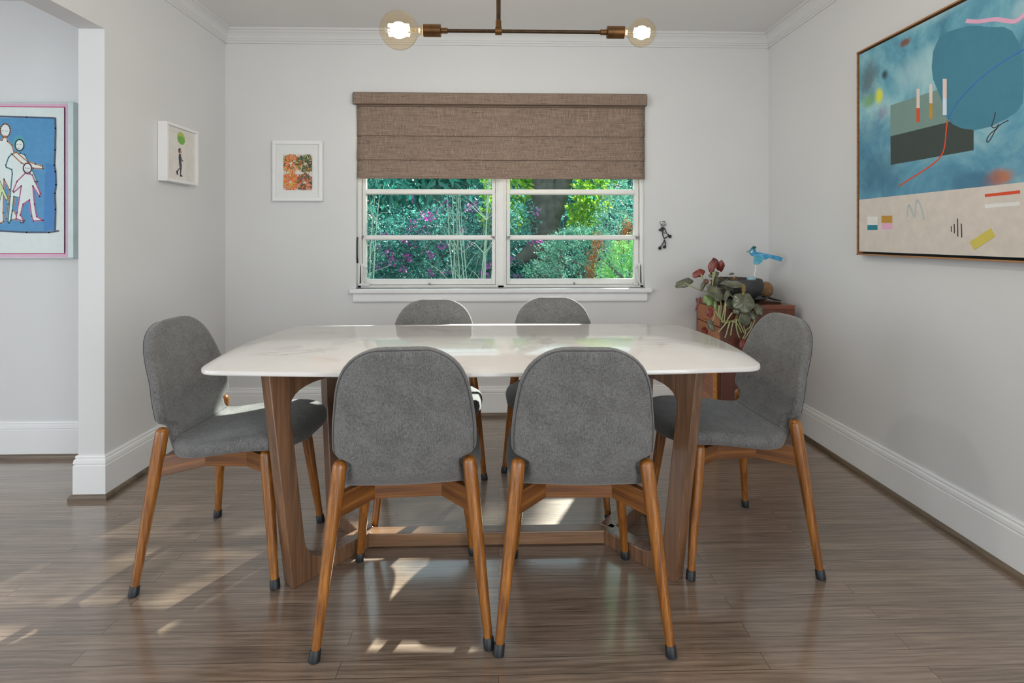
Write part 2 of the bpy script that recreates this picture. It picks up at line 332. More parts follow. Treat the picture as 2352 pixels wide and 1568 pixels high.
PRINT_SHAPES = [('blue', [(-0.6051, 0.7231), (-0.3772, 0.7244), (-0.2412, 0.7219), (-0.0993, 0.7222), (-0.0965, 0.6702), (-0.0982, 0.5585), (-0.102, 0.4803), (-0.0965, 0.4468), (-0.0938, 0.3797), (-0.0993, 0.335), (-0.0965, 0.2512), (-0.0982, 0.1953), (-0.1003, 0.1434), (-0.1593, 0.1361), (-0.3772, 0.1422), (-0.6051, 0.1421)]), ('blue2', [(-0.1457, 0.4913), (-0.102, 0.4803), (-0.0965, 0.4468), (-0.0949, 0.3797), (-0.0993, 0.335), (-0.0971, 0.2512), (-0.0993, 0.1451), (-0.1566, 0.1395), (-0.1539, 0.3349)]), ('white', [(-0.3419, 0.6215), (-0.3392, 0.602), (-0.3174, 0.5826), (-0.3065, 0.5464), (-0.312, 0.4461), (-0.2929, 0.3457), (-0.312, 0.2509), (-0.282, 0.198), (-0.3419, 0.2035), (-0.3364, 0.2787), (-0.3294, 0.354), (-0.3566, 0.408), (-0.3609, 0.2341), (-0.3582, 0.1895), (-0.3718, 0.1812), (-0.4098, 0.1812), (-0.4207, 0.4457), (-0.4424, 0.3343), (-0.4533, 0.3454), (-0.4207, 0.5961), (-0.3664, 0.6075), (-0.3609, 0.6214)]), ('L', 'orange', [(-0.3419, 0.6215), (-0.3392, 0.602), (-0.3174, 0.5826), (-0.3065, 0.5464), (-0.312, 0.4461), (-0.2929, 0.3457), (-0.312, 0.2509), (-0.282, 0.198), (-0.3419, 0.2035), (-0.3364, 0.2787), (-0.3294, 0.354), (-0.3566, 0.408), (-0.3609, 0.2341), (-0.3582, 0.1895), (-0.3718, 0.1812), (-0.4098, 0.1812), (-0.4207, 0.4457), (-0.4424, 0.3343), (-0.4533, 0.3454), (-0.4207, 0.5961), (-0.3664, 0.6075), (-0.3609, 0.6214), (-0.3419, 0.6215)], 0.007), ('L', 'ink', [(-0.3419, 0.6215), (-0.3392, 0.602), (-0.3174, 0.5826), (-0.3065, 0.5464), (-0.312, 0.4461), (-0.2929, 0.3457), (-0.312, 0.2509), (-0.282, 0.198), (-0.3419, 0.2035), (-0.3364, 0.2787), (-0.3294, 0.354), (-0.3566, 0.408), (-0.3609, 0.2341), (-0.3582, 0.1895), (-0.3718, 0.1812), (-0.4098, 0.1812), (-0.4207, 0.4457), (-0.4424, 0.3343), (-0.4533, 0.3454), (-0.4207, 0.5961), (-0.3664, 0.6075), (-0.3609, 0.6214), (-0.3419, 0.6215)], 0.0025), ('white', [(-0.325, 0.6578), (-0.3262, 0.6472), (-0.3298, 0.6375), (-0.3353, 0.6298), (-0.3423, 0.6249), (-0.35, 0.6232), (-0.3578, 0.6248), (-0.3648, 0.6297), (-0.3703, 0.6373), (-0.3738, 0.6469), (-0.3751, 0.6576), (-0.3738, 0.6683), (-0.3703, 0.6779), (-0.3648, 0.6856), (-0.3578, 0.6905), (-0.35, 0.6923), (-0.3423, 0.6906), (-0.3353, 0.6858), (-0.3298, 0.6781), (-0.3262, 0.6685)]), ('L', 'orange', [(-0.325, 0.6578), (-0.3262, 0.6472), (-0.3298, 0.6375), (-0.3353, 0.6298), (-0.3423, 0.6249), (-0.35, 0.6232), (-0.3578, 0.6248), (-0.3648, 0.6297), (-0.3703, 0.6373), (-0.3738, 0.6469), (-0.3751, 0.6576), (-0.3738, 0.6683), (-0.3703, 0.6779), (-0.3648, 0.6856), (-0.3578, 0.6905), (-0.35, 0.6923), (-0.3423, 0.6906), (-0.3353, 0.6858), (-0.3298, 0.6781), (-0.3262, 0.6685), (-0.325, 0.6578)], 0.007), ('L', 'ink', [(-0.325, 0.6578), (-0.3262, 0.6472), (-0.3298, 0.6375), (-0.3353, 0.6298), (-0.3423, 0.6249), (-0.35, 0.6232), (-0.3578, 0.6248), (-0.3648, 0.6297), (-0.3703, 0.6373), (-0.3738, 0.6469), (-0.3751, 0.6576), (-0.3738, 0.6683), (-0.3703, 0.6779), (-0.3648, 0.6856), (-0.3578, 0.6905), (-0.35, 0.6923), (-0.3423, 0.6906), (-0.3353, 0.6858), (-0.3298, 0.6781), (-0.3262, 0.6685), (-0.325, 0.6578)], 0.0025), ('lime', [(-0.3772, 0.4013), (-0.3609, 0.3623), (-0.3364, 0.3066), (-0.3446, 0.2982), (-0.3664, 0.34), (-0.3772, 0.2954), (-0.4098, 0.3009), (-0.399, 0.3901)]), ('L', 'ink', [(-0.3772, 0.4013), (-0.3609, 0.3623), (-0.3364, 0.3066), (-0.3446, 0.2982), (-0.3664, 0.34), (-0.3772, 0.2954), (-0.4098, 0.3009), (-0.399, 0.3901), (-0.3772, 0.4013)], 0.0025), ('tealh', [(-0.251, 0.5913), (-0.2525, 0.5784), (-0.2568, 0.5667), (-0.2635, 0.5574), (-0.272, 0.5514), (-0.2815, 0.5493), (-0.2909, 0.5513), (-0.2994, 0.5572), (-0.3061, 0.5665), (-0.3105, 0.5781), (-0.312, 0.591), (-0.3105, 0.6039), (-0.3061, 0.6156), (-0.2994, 0.6249), (-0.2909, 0.6309), (-0.2815, 0.633), (-0.272, 0.631), (-0.2635, 0.6251), (-0.2568, 0.6159), (-0.2525, 0.6042)]), ('white', [(-0.2738, 0.541), (-0.2521, 0.5327), (-0.233, 0.4965), (-0.1894, 0.3962), (-0.1932, 0.3895), (-0.2303, 0.4463), (-0.2466, 0.4797), (-0.2346, 0.3905), (-0.2303, 0.3152), (-0.2521, 0.3096), (-0.2738, 0.2203), (-0.2602, 0.184), (-0.2711, 0.184), (-0.2875, 0.2119), (-0.2793, 0.3123), (-0.3065, 0.3178), (-0.3147, 0.2453), (-0.3228, 0.1951), (-0.331, 0.1812), (-0.3364, 0.1896), (-0.3256, 0.3178), (-0.3147, 0.4349), (-0.3174, 0.4572), (-0.3446, 0.4682), (-0.3473, 0.4794), (-0.3337, 0.5184), (-0.3174, 0.538)]), ('L', 'tealh', [(-0.2738, 0.541), (-0.2521, 0.5327), (-0.233, 0.4965), (-0.1894, 0.3962), (-0.1932, 0.3895), (-0.2303, 0.4463), (-0.2466, 0.4797), (-0.2346, 0.3905), (-0.2303, 0.3152), (-0.2521, 0.3096), (-0.2738, 0.2203), (-0.2602, 0.184), (-0.2711, 0.184), (-0.2875, 0.2119), (-0.2793, 0.3123), (-0.3065, 0.3178), (-0.3147, 0.2453), (-0.3228, 0.1951), (-0.331, 0.1812), (-0.3364, 0.1896), (-0.3256, 0.3178), (-0.3147, 0.4349), (-0.3174, 0.4572), (-0.3446, 0.4682), (-0.3473, 0.4794), (-0.3337, 0.5184), (-0.3174, 0.538), (-0.2738, 0.541)], 0.007), ('L', 'ink', [(-0.2738, 0.541), (-0.2521, 0.5327), (-0.233, 0.4965), (-0.1894, 0.3962), (-0.1932, 0.3895), (-0.2303, 0.4463), (-0.2466, 0.4797), (-0.2346, 0.3905), (-0.2303, 0.3152), (-0.2521, 0.3096), (-0.2738, 0.2203), (-0.2602, 0.184), (-0.2711, 0.184), (-0.2875, 0.2119), (-0.2793, 0.3123), (-0.3065, 0.3178), (-0.3147, 0.2453), (-0.3228, 0.1951), (-0.331, 0.1812), (-0.3364, 0.1896), (-0.3256, 0.3178), (-0.3147, 0.4349), (-0.3174, 0.4572), (-0.3446, 0.4682), (-0.3473, 0.4794), (-0.3337, 0.5184), (-0.3174, 0.538), (-0.2738, 0.541)], 0.0025), ('white', [(-0.2564, 0.5829), (-0.2575, 0.5739), (-0.2606, 0.5658), (-0.2654, 0.5594), (-0.2715, 0.5552), (-0.2782, 0.5538), (-0.2849, 0.5552), (-0.291, 0.5593), (-0.2958, 0.5657), (-0.2989, 0.5737), (-0.3, 0.5827), (-0.2989, 0.5917), (-0.2958, 0.5998), (-0.291, 0.6062), (-0.2849, 0.6104), (-0.2782, 0.6118), (-0.2715, 0.6104), (-0.2654, 0.6063), (-0.2606, 0.5999), (-0.2575, 0.5919)]), ('L', 'tealh', [(-0.2564, 0.5829), (-0.2575, 0.5739), (-0.2606, 0.5658), (-0.2654, 0.5594), (-0.2715, 0.5552), (-0.2782, 0.5538), (-0.2849, 0.5552), (-0.291, 0.5593), (-0.2958, 0.5657), (-0.2989, 0.5737), (-0.3, 0.5827), (-0.2989, 0.5917), (-0.2958, 0.5998), (-0.291, 0.6062), (-0.2849, 0.6104), (-0.2782, 0.6118), (-0.2715, 0.6104), (-0.2654, 0.6063), (-0.2606, 0.5999), (-0.2575, 0.5919), (-0.2564, 0.5829)], 0.007), ('L', 'ink', [(-0.2564, 0.5829), (-0.2575, 0.5739), (-0.2606, 0.5658), (-0.2654, 0.5594), (-0.2715, 0.5552), (-0.2782, 0.5538), (-0.2849, 0.5552), (-0.291, 0.5593), (-0.2958, 0.5657), (-0.2989, 0.5737), (-0.3, 0.5827), (-0.2989, 0.5917), (-0.2958, 0.5998), (-0.291, 0.6062), (-0.2849, 0.6104), (-0.2782, 0.6118), (-0.2715, 0.6104), (-0.2654, 0.6063), (-0.2606, 0.5999), (-0.2575, 0.5919), (-0.2564, 0.5829)], 0.0025), ('white', [(-0.3147, 0.5352), (-0.2956, 0.5465), (-0.2357, 0.4965), (-0.1975, 0.4855), (-0.1621, 0.4745), (-0.1593, 0.4622), (-0.2084, 0.4642), (-0.2684, 0.4908)]), ('L', 'orange', [(-0.3147, 0.5352), (-0.2956, 0.5465), (-0.2357, 0.4965), (-0.1975, 0.4855), (-0.1621, 0.4745), (-0.1593, 0.4622), (-0.2084, 0.4642), (-0.2684, 0.4908), (-0.3147, 0.5352)], 0.007), ('L', 'ink', [(-0.3147, 0.5352), (-0.2956, 0.5465), (-0.2357, 0.4965), (-0.1975, 0.4855), (-0.1621, 0.4745), (-0.1593, 0.4622), (-0.2084, 0.4642), (-0.2684, 0.4908), (-0.3147, 0.5352)], 0.0025), ('white', [(-0.2493, 0.4379), (-0.2139, 0.4296), (-0.2003, 0.3962), (-0.173, 0.3348), (-0.1768, 0.3181), (-0.2112, 0.3738), (-0.203, 0.279), (-0.1921, 0.2148), (-0.1593, 0.1953), (-0.2084, 0.1925), (-0.2166, 0.2176), (-0.2275, 0.3012), (-0.2602, 0.2789), (-0.2738, 0.2231), (-0.2548, 0.1924), (-0.2956, 0.2035), (-0.2902, 0.2342), (-0.2684, 0.3737), (-0.3065, 0.3401), (-0.3109, 0.3457), (-0.2902, 0.3959)]), ('L', 'pinkk', [(-0.2493, 0.4379), (-0.2139, 0.4296), (-0.2003, 0.3962), (-0.173, 0.3348), (-0.1768, 0.3181), (-0.2112, 0.3738), (-0.203, 0.279), (-0.1921, 0.2148), (-0.1593, 0.1953), (-0.2084, 0.1925), (-0.2166, 0.2176), (-0.2275, 0.3012), (-0.2602, 0.2789), (-0.2738, 0.2231), (-0.2548, 0.1924), (-0.2956, 0.2035), (-0.2902, 0.2342), (-0.2684, 0.3737), (-0.3065, 0.3401), (-0.3109, 0.3457), (-0.2902, 0.3959), (-0.2493, 0.4379)], 0.007), ('L', 'ink', [(-0.2493, 0.4379), (-0.2139, 0.4296), (-0.2003, 0.3962), (-0.173, 0.3348), (-0.1768, 0.3181), (-0.2112, 0.3738), (-0.203, 0.279), (-0.1921, 0.2148), (-0.1593, 0.1953), (-0.2084, 0.1925), (-0.2166, 0.2176), (-0.2275, 0.3012), (-0.2602, 0.2789), (-0.2738, 0.2231), (-0.2548, 0.1924), (-0.2956, 0.2035), (-0.2902, 0.2342), (-0.2684, 0.3737), (-0.3065, 0.3401), (-0.3109, 0.3457), (-0.2902, 0.3959), (-0.2493, 0.4379)], 0.0025), ('white', [(-0.2172, 0.4642), (-0.2182, 0.4563), (-0.2211, 0.4491), (-0.2257, 0.4434), (-0.2315, 0.4398), (-0.2379, 0.4385), (-0.2443, 0.4397), (-0.2501, 0.4433), (-0.2546, 0.449), (-0.2576, 0.4561), (-0.2586, 0.4641), (-0.2576, 0.472), (-0.2546, 0.4792), (-0.2501, 0.4849), (-0.2443, 0.4885), (-0.2379, 0.4898), (-0.2315, 0.4886), (-0.2257, 0.485), (-0.2211, 0.4793), (-0.2182, 0.4721)]), ('L', 'pinkk', [(-0.2172, 0.4642), (-0.2182, 0.4563), (-0.2211, 0.4491), (-0.2257, 0.4434), (-0.2315, 0.4398), (-0.2379, 0.4385), (-0.2443, 0.4397), (-0.2501, 0.4433), (-0.2546, 0.449), (-0.2576, 0.4561), (-0.2586, 0.4641), (-0.2576, 0.472), (-0.2546, 0.4792), (-0.2501, 0.4849), (-0.2443, 0.4885), (-0.2379, 0.4898), (-0.2315, 0.4886), (-0.2257, 0.485), (-0.2211, 0.4793), (-0.2182, 0.4721), (-0.2172, 0.4642)], 0.007), ('L', 'ink', [(-0.2172, 0.4642), (-0.2182, 0.4563), (-0.2211, 0.4491), (-0.2257, 0.4434), (-0.2315, 0.4398), (-0.2379, 0.4385), (-0.2443, 0.4397), (-0.2501, 0.4433), (-0.2546, 0.449), (-0.2576, 0.4561), (-0.2586, 0.4641), (-0.2576, 0.472), (-0.2546, 0.4792), (-0.2501, 0.4849), (-0.2443, 0.4885), (-0.2379, 0.4898), (-0.2315, 0.4886), (-0.2257, 0.485), (-0.2211, 0.4793), (-0.2182, 0.4721), (-0.2172, 0.4642)], 0.0025), ('L', 'ink', [(-0.3675, 0.6565), (-0.3588, 0.6554)], 0.0025), ('L', 'ink', [(-0.3473, 0.6555), (-0.3381, 0.6544)], 0.0025), ('L', 'ink', [(-0.2913, 0.5855), (-0.2858, 0.5844)], 0.0025), ('L', 'ink', [(-0.276, 0.5845), (-0.27, 0.584)], 0.0025), ('L', 'ink', [(-0.2368, 0.4641), (-0.2275, 0.4631)], 0.0025), ('L', 'ink', [(-0.2493, 0.4652), (-0.2433, 0.4641)], 0.0025), ('L', 'ink', [(-0.2875, 0.566), (-0.2777, 0.5661)], 0.0025), ('L', 'ink', [(-0.2433, 0.4491), (-0.2346, 0.4496)], 0.0025), ('L', 'orange', [(-0.3588, 0.6298), (-0.3457, 0.6299)], 0.005), ('L', 'navy', [(-0.6051, 0.7259), (-0.3772, 0.73), (-0.2412, 0.7264), (-0.1047, 0.7233)], 0.008), ('L', 'navy', [(-0.0982, 0.7222), (-0.0965, 0.6702), (-0.0982, 0.5585), (-0.102, 0.4803), (-0.0965, 0.4468), (-0.0938, 0.3797), (-0.0993, 0.335), (-0.0965, 0.2512), (-0.0993, 0.1451)], 0.008), ('L', 'navy', [(-0.6051, 0.1393), (-0.3772, 0.1411), (-0.2412, 0.1338), (-0.1293, 0.1339), (-0.0829, 0.1412)], 0.008)]
BALLOON_SHAPES = [('lime', [(0.1753, 0.2414), (0.1752, 0.2325), (0.1728, 0.2241), (0.1681, 0.2168), (0.1616, 0.2112), (0.1536, 0.2076), (0.1448, 0.2062), (0.1357, 0.2072), (0.127, 0.2104), (0.1192, 0.2156), (0.1129, 0.2224), (0.1085, 0.2305), (0.1062, 0.2391), (0.1063, 0.2479), (0.1086, 0.2561), (0.1131, 0.2633), (0.1194, 0.2689), (0.1272, 0.2727), (0.1359, 0.2742), (0.145, 0.2735), (0.1538, 0.2704), (0.1618, 0.2653), (0.1683, 0.2584), (0.1729, 0.2503)]), ('green', [(0.1717, 0.2338), (0.1717, 0.2282), (0.1695, 0.2229), (0.1653, 0.2182), (0.1594, 0.2143), (0.1523, 0.2117), (0.1443, 0.2104), (0.1361, 0.2105), (0.1283, 0.2121), (0.1213, 0.2149), (0.1156, 0.2189), (0.1116, 0.2236), (0.1096, 0.2289), (0.1096, 0.2343), (0.1117, 0.2395), (0.1158, 0.2442), (0.1215, 0.248), (0.1285, 0.2507), (0.1363, 0.2521), (0.1445, 0.2521), (0.1525, 0.2507), (0.1596, 0.2479), (0.1655, 0.244), (0.1696, 0.2391)]), ('navy', [(0.1205, 0.1554), (0.1359, 0.1578), (0.1448, 0.131), (0.1581, 0.1217), (0.1492, 0.1177), (0.1381, 0.126), (0.1448, 0.1095), (0.1448, 0.0854), (0.1381, 0.047), (0.1293, 0.0446), (0.1293, 0.078), (0.114, 0.064), (0.1119, 0.0425), (0.1032, 0.0441), (0.0959, 0.0591), (0.1271, 0.083), (0.1219, 0.1063), (0.1175, 0.1323)]), ('hair', [(0.1162, 0.1812), (0.1271, 0.1876), (0.1381, 0.1849), (0.1337, 0.1762), (0.1249, 0.1601), (0.1184, 0.1595), (0.114, 0.1716)]), ('skin', [(0.1315, 0.1771), (0.1403, 0.1773), (0.1448, 0.1659), (0.1359, 0.1597), (0.1271, 0.1604), (0.128, 0.1712)]), ('skin', [(0.1581, 0.1236), (0.168, 0.1242), (0.1671, 0.1214), (0.1572, 0.1194)]), ('shoe', [(0.1271, 0.0443), (0.1403, 0.0473), (0.1528, 0.0393), (0.1492, 0.0362), (0.1271, 0.0355)]), ('shoe', [(0.0968, 0.0579), (0.1045, 0.0562), (0.114, 0.0428), (0.1097, 0.0402), (0.1011, 0.0478)]), ('skin', [(0.1359, 0.1163), (0.1448, 0.1189), (0.1439, 0.1108), (0.1368, 0.1084)])]
BIRD_BODY = [(1.5164, 1.0632), (1.5202, 1.0743), (1.5314, 1.0787), (1.5502, 1.0787), (1.5614, 1.0706), (1.5633, 1.0613), (1.5914, 1.0576), (1.629, 1.0501), (1.6666, 1.0427), (1.7004, 1.0352), (1.726, 1.0252), (1.7248, 1.0204), (1.7173, 1.0167), (1.72, 1.0093), (1.7154, 1.0044), (1.6891, 1.0111), (1.6515, 1.0223), (1.6365, 1.0231), (1.6234, 1.0149), (1.6121, 1.0142), (1.6065, 1.0168), (1.5877, 1.0298), (1.5539, 1.0354), (1.5408, 1.0354), (1.5277, 1.0428), (1.5202, 1.0528)]
BIRD_WING = [(1.552, 1.0409), (1.5727, 1.0391), (1.6083, 1.0327), (1.6095, 1.0205), (1.5952, 1.0038), (1.5839, 0.989), (1.5652, 0.9846), (1.5483, 0.9883), (1.5445, 0.9965), (1.5472, 1.0224)]
BIRD_CREST = [(1.5258, 1.0773), (1.5352, 1.0891), (1.5483, 1.1002), (1.5509, 1.0947), (1.5633, 1.0958), (1.5614, 1.0898), (1.5659, 1.0876), (1.5569, 1.0832), (1.5622, 1.0758), (1.5502, 1.078)]
BIRD_BEAK = [(1.5172, 1.0688), (1.5157, 1.0602), (1.5097, 1.0588), (1.5052, 1.0551), (1.5044, 1.0625), (1.5097, 1.0706)]
BIRD_EYE = [(1.5408, 1.0647), (1.5401, 1.0616), (1.538, 1.0592), (1.535, 1.0578), (1.5316, 1.0578), (1.5286, 1.0592), (1.5265, 1.0616), (1.5258, 1.0647), (1.5265, 1.0677), (1.5286, 1.0702), (1.5316, 1.0715), (1.535, 1.0715), (1.538, 1.0702), (1.5401, 1.0677)]
BIRD_PUPIL = [(1.5325, 1.0691), (1.5319, 1.0674), (1.5302, 1.0663), (1.5281, 1.0663), (1.5264, 1.0674), (1.5258, 1.0691), (1.5264, 1.0709), (1.5281, 1.0719), (1.5302, 1.0719), (1.5319, 1.0709)]
BIRD_STICK = [[1.5457, 3.13, 0.8909], [1.5659, 3.13, 0.9891]]
FIG = {'head': [[1.0453, 3.358, 1.2476], [1.048, 3.358, 1.2521], [1.0761, 3.358, 1.258], [1.0833, 3.358, 1.2251], [1.0544, 3.358, 1.2206]], 'eye': [[1.0556, 3.358, 1.2431], [1.0679, 3.358, 1.2395]], 'pupil': [[1.0571, 3.358, 1.2418], [1.0674, 3.358, 1.2386]], 'torso': [[1.0607, 3.358, 1.2192], [1.035, 3.358, 1.1964], [1.0616, 3.358, 1.185], [1.0707, 3.358, 1.2099]], 'spine': [[1.0679, 3.358, 1.2188], [1.0679, 3.358, 1.1973], [1.0625, 3.358, 1.1793], [1.0634, 3.358, 1.1667], [1.0743, 3.358, 1.1415]], 'arm': [[1.0707, 3.358, 1.2116], [1.0788, 3.358, 1.2027], [1.0897, 3.358, 1.1766], [1.0679, 3.358, 1.1802]], 'arm2': [[1.0743, 3.358, 1.1415], [1.0969, 3.358, 1.1577], [1.1024, 3.358, 1.1667]], 'stick': [[1.0942, 3.358, 1.173], [1.1151, 3.358, 1.155]], 'nut': [[1.1114, 3.358, 1.1559]], 'leg1': [[1.0743, 3.358, 1.1361], [1.0698, 3.358, 1.1182], [1.0589, 3.358, 1.102], [1.0444, 3.358, 1.084]], 'leg2': [[1.0743, 3.358, 1.1361], [1.0824, 3.358, 1.1128], [1.0806, 3.358, 1.1002], [1.0761, 3.358, 1.0912]], 'foot1': [[1.0453, 3.358, 1.0804]], 'foot2': [[1.0756, 3.358, 1.0885]]}
LEAVES = [([1.1054, 3.08, 0.8814], 0.054, 0.0245, -20, 'top', 0.5), ([1.2, 3.1, 0.9343], 0.0391, 0.0225, -25, 'under', 0.3), ([1.2869, 3.1, 0.98], 0.0261, 0.0489, 20, 'under', 0.1), ([1.3418, 3.12, 0.9751], 0.0226, 0.0347, 8, 'under', -0.2), ([1.2338, 2.93, 0.8369], 0.0514, 0.0418, 25, 'top', 0.5), ([1.3772, 2.9, 0.7848], 0.0617, 0.0549, 10, 'top', 0.3), ([1.3473, 2.96, 0.8877], 0.0692, 0.018, 4, 'top', 0.9), ([1.2924, 2.92, 0.8275], 0.0382, 0.0137, -55, 'top', 0.5), ([1.3794, 2.89, 0.6938], 0.0365, 0.0365, 0, 'top', 0.2), ([1.4674, 2.91, 0.742], 0.0225, 0.0333, -15, 'top', 0.3), ([1.1849, 2.9, 0.7289], 0.0224, 0.0278, 10, 'under', 0.1), ([1.2081, 2.97, 0.7907], 0.033, 0.0312, 20, 'bright', 0.3), ([1.3206, 2.94, 0.7696], 0.0309, 0.0275, 0, 'top', 0.2), ([1.1602, 3.0, 0.766], 0.0438, 0.0063, -66, 'under', 0.1), ([1.1935, 2.9, 0.6553], 0.0176, 0.0356, -18, 'top', 0.2), ([1.3419, 2.91, 0.7338], 0.0211, 0.0177, 0, 'top', 0.2), ([1.1979, 3.02, 0.8739], 0.0406, 0.0127, -58, 'top', 0.3), ([1.2925, 3.1, 0.9287], 0.0319, 0.0159, -20, 'top', 0.5), ([1.4431, 3.2, 0.9251], 0.0206, 0.006, -10, 'top', 0.8), ([1.3296, 2.98, 0.8631], 0.0286, 0.0146, 10, 'top', 0.6), ([1.4374, 2.92, 0.7096], 0.0273, 0.0246, 0, 'top', 0.3), ([1.3737, 2.9, 0.5464], 0.021, 0.0339, 10, 'under', 0.2), ([1.1634, 2.92, 0.621], 0.0239, 0.0239, 30, 'under', 0.2), ([1.2789, 3.02, 0.8987], 0.0282, 0.012, -60, 'top', 0.4), ([1.2177, 3.02, 0.8917], 0.0099, 0.0148, 0, 'under', 0.1), ([1.2303, 2.93, 0.7643], 0.0116, 0.0308, 5, 'bright', 0.1)]
STEMS = [[[1.1007, 3.06, 0.8795], [1.1681, 3.06, 0.8487], [1.2338, 3.06, 0.8286], [1.2922, 3.06, 0.8267]], [[1.1973, 3.06, 0.9317], [1.2192, 3.06, 0.8883], [1.2411, 3.06, 0.8413]], [[1.2849, 3.06, 0.9677], [1.2703, 3.06, 0.8882], [1.263, 3.06, 0.8376]], [[1.262, 3.04, 0.9473], [1.2584, 3.04, 0.8755], [1.2511, 3.04, 0.8396]], [[1.2387, 2.95, 0.8522], [1.2599, 2.95, 0.8139], [1.2704, 2.95, 0.7615], [1.2669, 2.95, 0.7023], [1.281, 2.95, 0.6708]], [[1.3868, 2.95, 0.7821], [1.3515, 2.95, 0.7996], [1.3163, 2.95, 0.8276]], [[1.2863, 2.93, 0.7883], [1.2793, 2.93, 0.7468], [1.2653, 2.93, 0.6776]], [[1.2837, 2.92, 0.7757], [1.2784, 2.92, 0.7136], [1.275, 2.92, 0.6757]], [[1.3158, 2.91, 0.7253], [1.2915, 2.91, 0.691], [1.2862, 2.91, 0.6738]], [[1.2185, 2.91, 0.736], [1.2428, 2.91, 0.7015], [1.2602, 2.91, 0.6791]], [[1.1907, 2.91, 0.7361], [1.215, 2.91, 0.7188], [1.2046, 2.91, 0.681]], [[1.2801, 2.9, 0.6737], [1.2593, 2.9, 0.6481], [1.2316, 2.9, 0.6174]], [[1.2974, 2.9, 0.6737], [1.287, 2.9, 0.6411], [1.2801, 2.9, 0.6138], [1.2697, 2.9, 0.5864]], [[1.3182, 2.9, 0.677], [1.3096, 2.9, 0.6479], [1.3026, 2.9, 0.5999]], [[1.331, 2.89, 0.6905], [1.3292, 2.89, 0.6564], [1.3379, 2.89, 0.6153], [1.3483, 2.89, 0.5879]], [[1.3033, 2.89, 0.6804], [1.3275, 2.89, 0.6735], [1.3448, 2.89, 0.6495], [1.3586, 2.89, 0.6186]], [[1.3413, 2.89, 0.6905], [1.3552, 2.89, 0.6562], [1.3759, 2.89, 0.6151]], [[1.3924, 2.91, 0.6906], [1.382, 2.91, 0.6459], [1.3924, 2.91, 0.6148], [1.375, 2.91, 0.5771]], [[1.4287, 2.92, 0.6716], [1.4217, 2.92, 0.644], [1.3972, 2.92, 0.6234]], [[1.4497, 2.92, 0.6819], [1.4217, 2.92, 0.6232], [1.3797, 2.92, 0.5613]], [[1.4757, 2.93, 0.7322], [1.4371, 2.93, 0.6491], [1.4055, 2.93, 0.6285]], [[1.2575, 2.92, 0.6758], [1.2819, 2.92, 0.6688], [1.3168, 2.92, 0.6755], [1.3518, 2.92, 0.6892]], [[1.2513, 2.93, 0.7642], [1.2478, 2.93, 0.7261], [1.2548, 2.93, 0.6984], [1.2688, 2.93, 0.6776]]]
RHIZOME = [[1.3844, 2.93, 0.8851], [1.3915, 2.93, 0.8504], [1.3739, 2.93, 0.7811], [1.3494, 2.93, 0.6911], [1.3073, 2.93, 0.6705], [1.2688, 2.93, 0.6776]]
# ------------------------------------------------------------------ the room
XL, XR, D, YJ, TW, HC = -1.737, 1.765, 3.37, 2.35, .113, 2.47   # left wall, right wall, back wall, end of left wall, its thickness, ceiling
XO, YR, YA = -4.6, -3.0, 2.79                                    # outer left wall, rear wall, back wall of the next room
def struct(o): o['kind'] = 'structure'; return o
struct(MB().box((XO-.1, YR-.1, -.08), (XR+.1, D+.15, 0)).build('floor', M['floor']))
struct(MB().box((XO-.1, YR-.1, HC), (XR+.1, D+.15, HC+.1)).build('ceiling', M['ceiling']))
WX0, WX1, WZ0, WZ1 = -.913, .953, .822, 2.077
m = MB()
m.box((XL, D, 0), (WX0, D+.14, HC)); m.box((WX1, D, 0), (XR, D+.14, HC)); m.box((WX0, D, 0), (WX1, D+.14, WZ0)); m.box((WX0, D, WZ1), (WX1, D+.14, HC))
struct(m.build('wall_back', M['wall']))
def holed(axis, c0, c1, a0, a1, holes, z1):
    """wall with rectangular openings: along X (axis 0) or Y (axis 1)"""
    m = MB(); cur = a0
    def bx(u0, u1, z0, zz):
        if axis == 0: m.box((u0, c0, z0), (u1, c1, zz))
        else: m.box((c0, u0, z0), (c1, u1, zz))
    for (h0, h1, zb, zt) in holes:
        bx(cur, h0, 0, z1); bx(h0, h1, 0, zb) if zb > 0 else None; bx(h0, h1, zt, z1); cur = h1
    bx(cur, a1, 0, z1); return m
RIGHT = [(-2.75, -.6, .3, 2.35)]
struct(holed(1, XR, XR+.1, YR, D+.14, RIGHT, HC).build('wall_right', M['wall']))
m = MB(); m.box((XL-TW, YJ, 0), (XL, D+.14, HC)); m.box((XL-TW, YR, 2.07), (XL, YJ, HC)); m.box((XL-TW, YR, 0), (XL, -1.2, 2.07))
struct(m.build('wall_left', M['wall']))
struct(MB().box((XO, YA, 0), (XL-TW, YA+.1, HC)).build('wall_next_room', M['wall']))
REAR = [(-4.2, -2.1, .25, 2.35), (-1.5, .1, .1, 2.35), (.25, 1.6, .1, 2.35)]
SIDE = [(-2.7, -.9, .3, 2.35), (-.5, 1.1, .3, 2.35)]
struct(holed(0, YR-.1, YR, XO, XR, REAR, HC).build('wall_rear', M['wall']))
struct(holed(1, XO-.1, XO, YR, YA, SIDE, HC).build('wall_far_left', M['wall']))

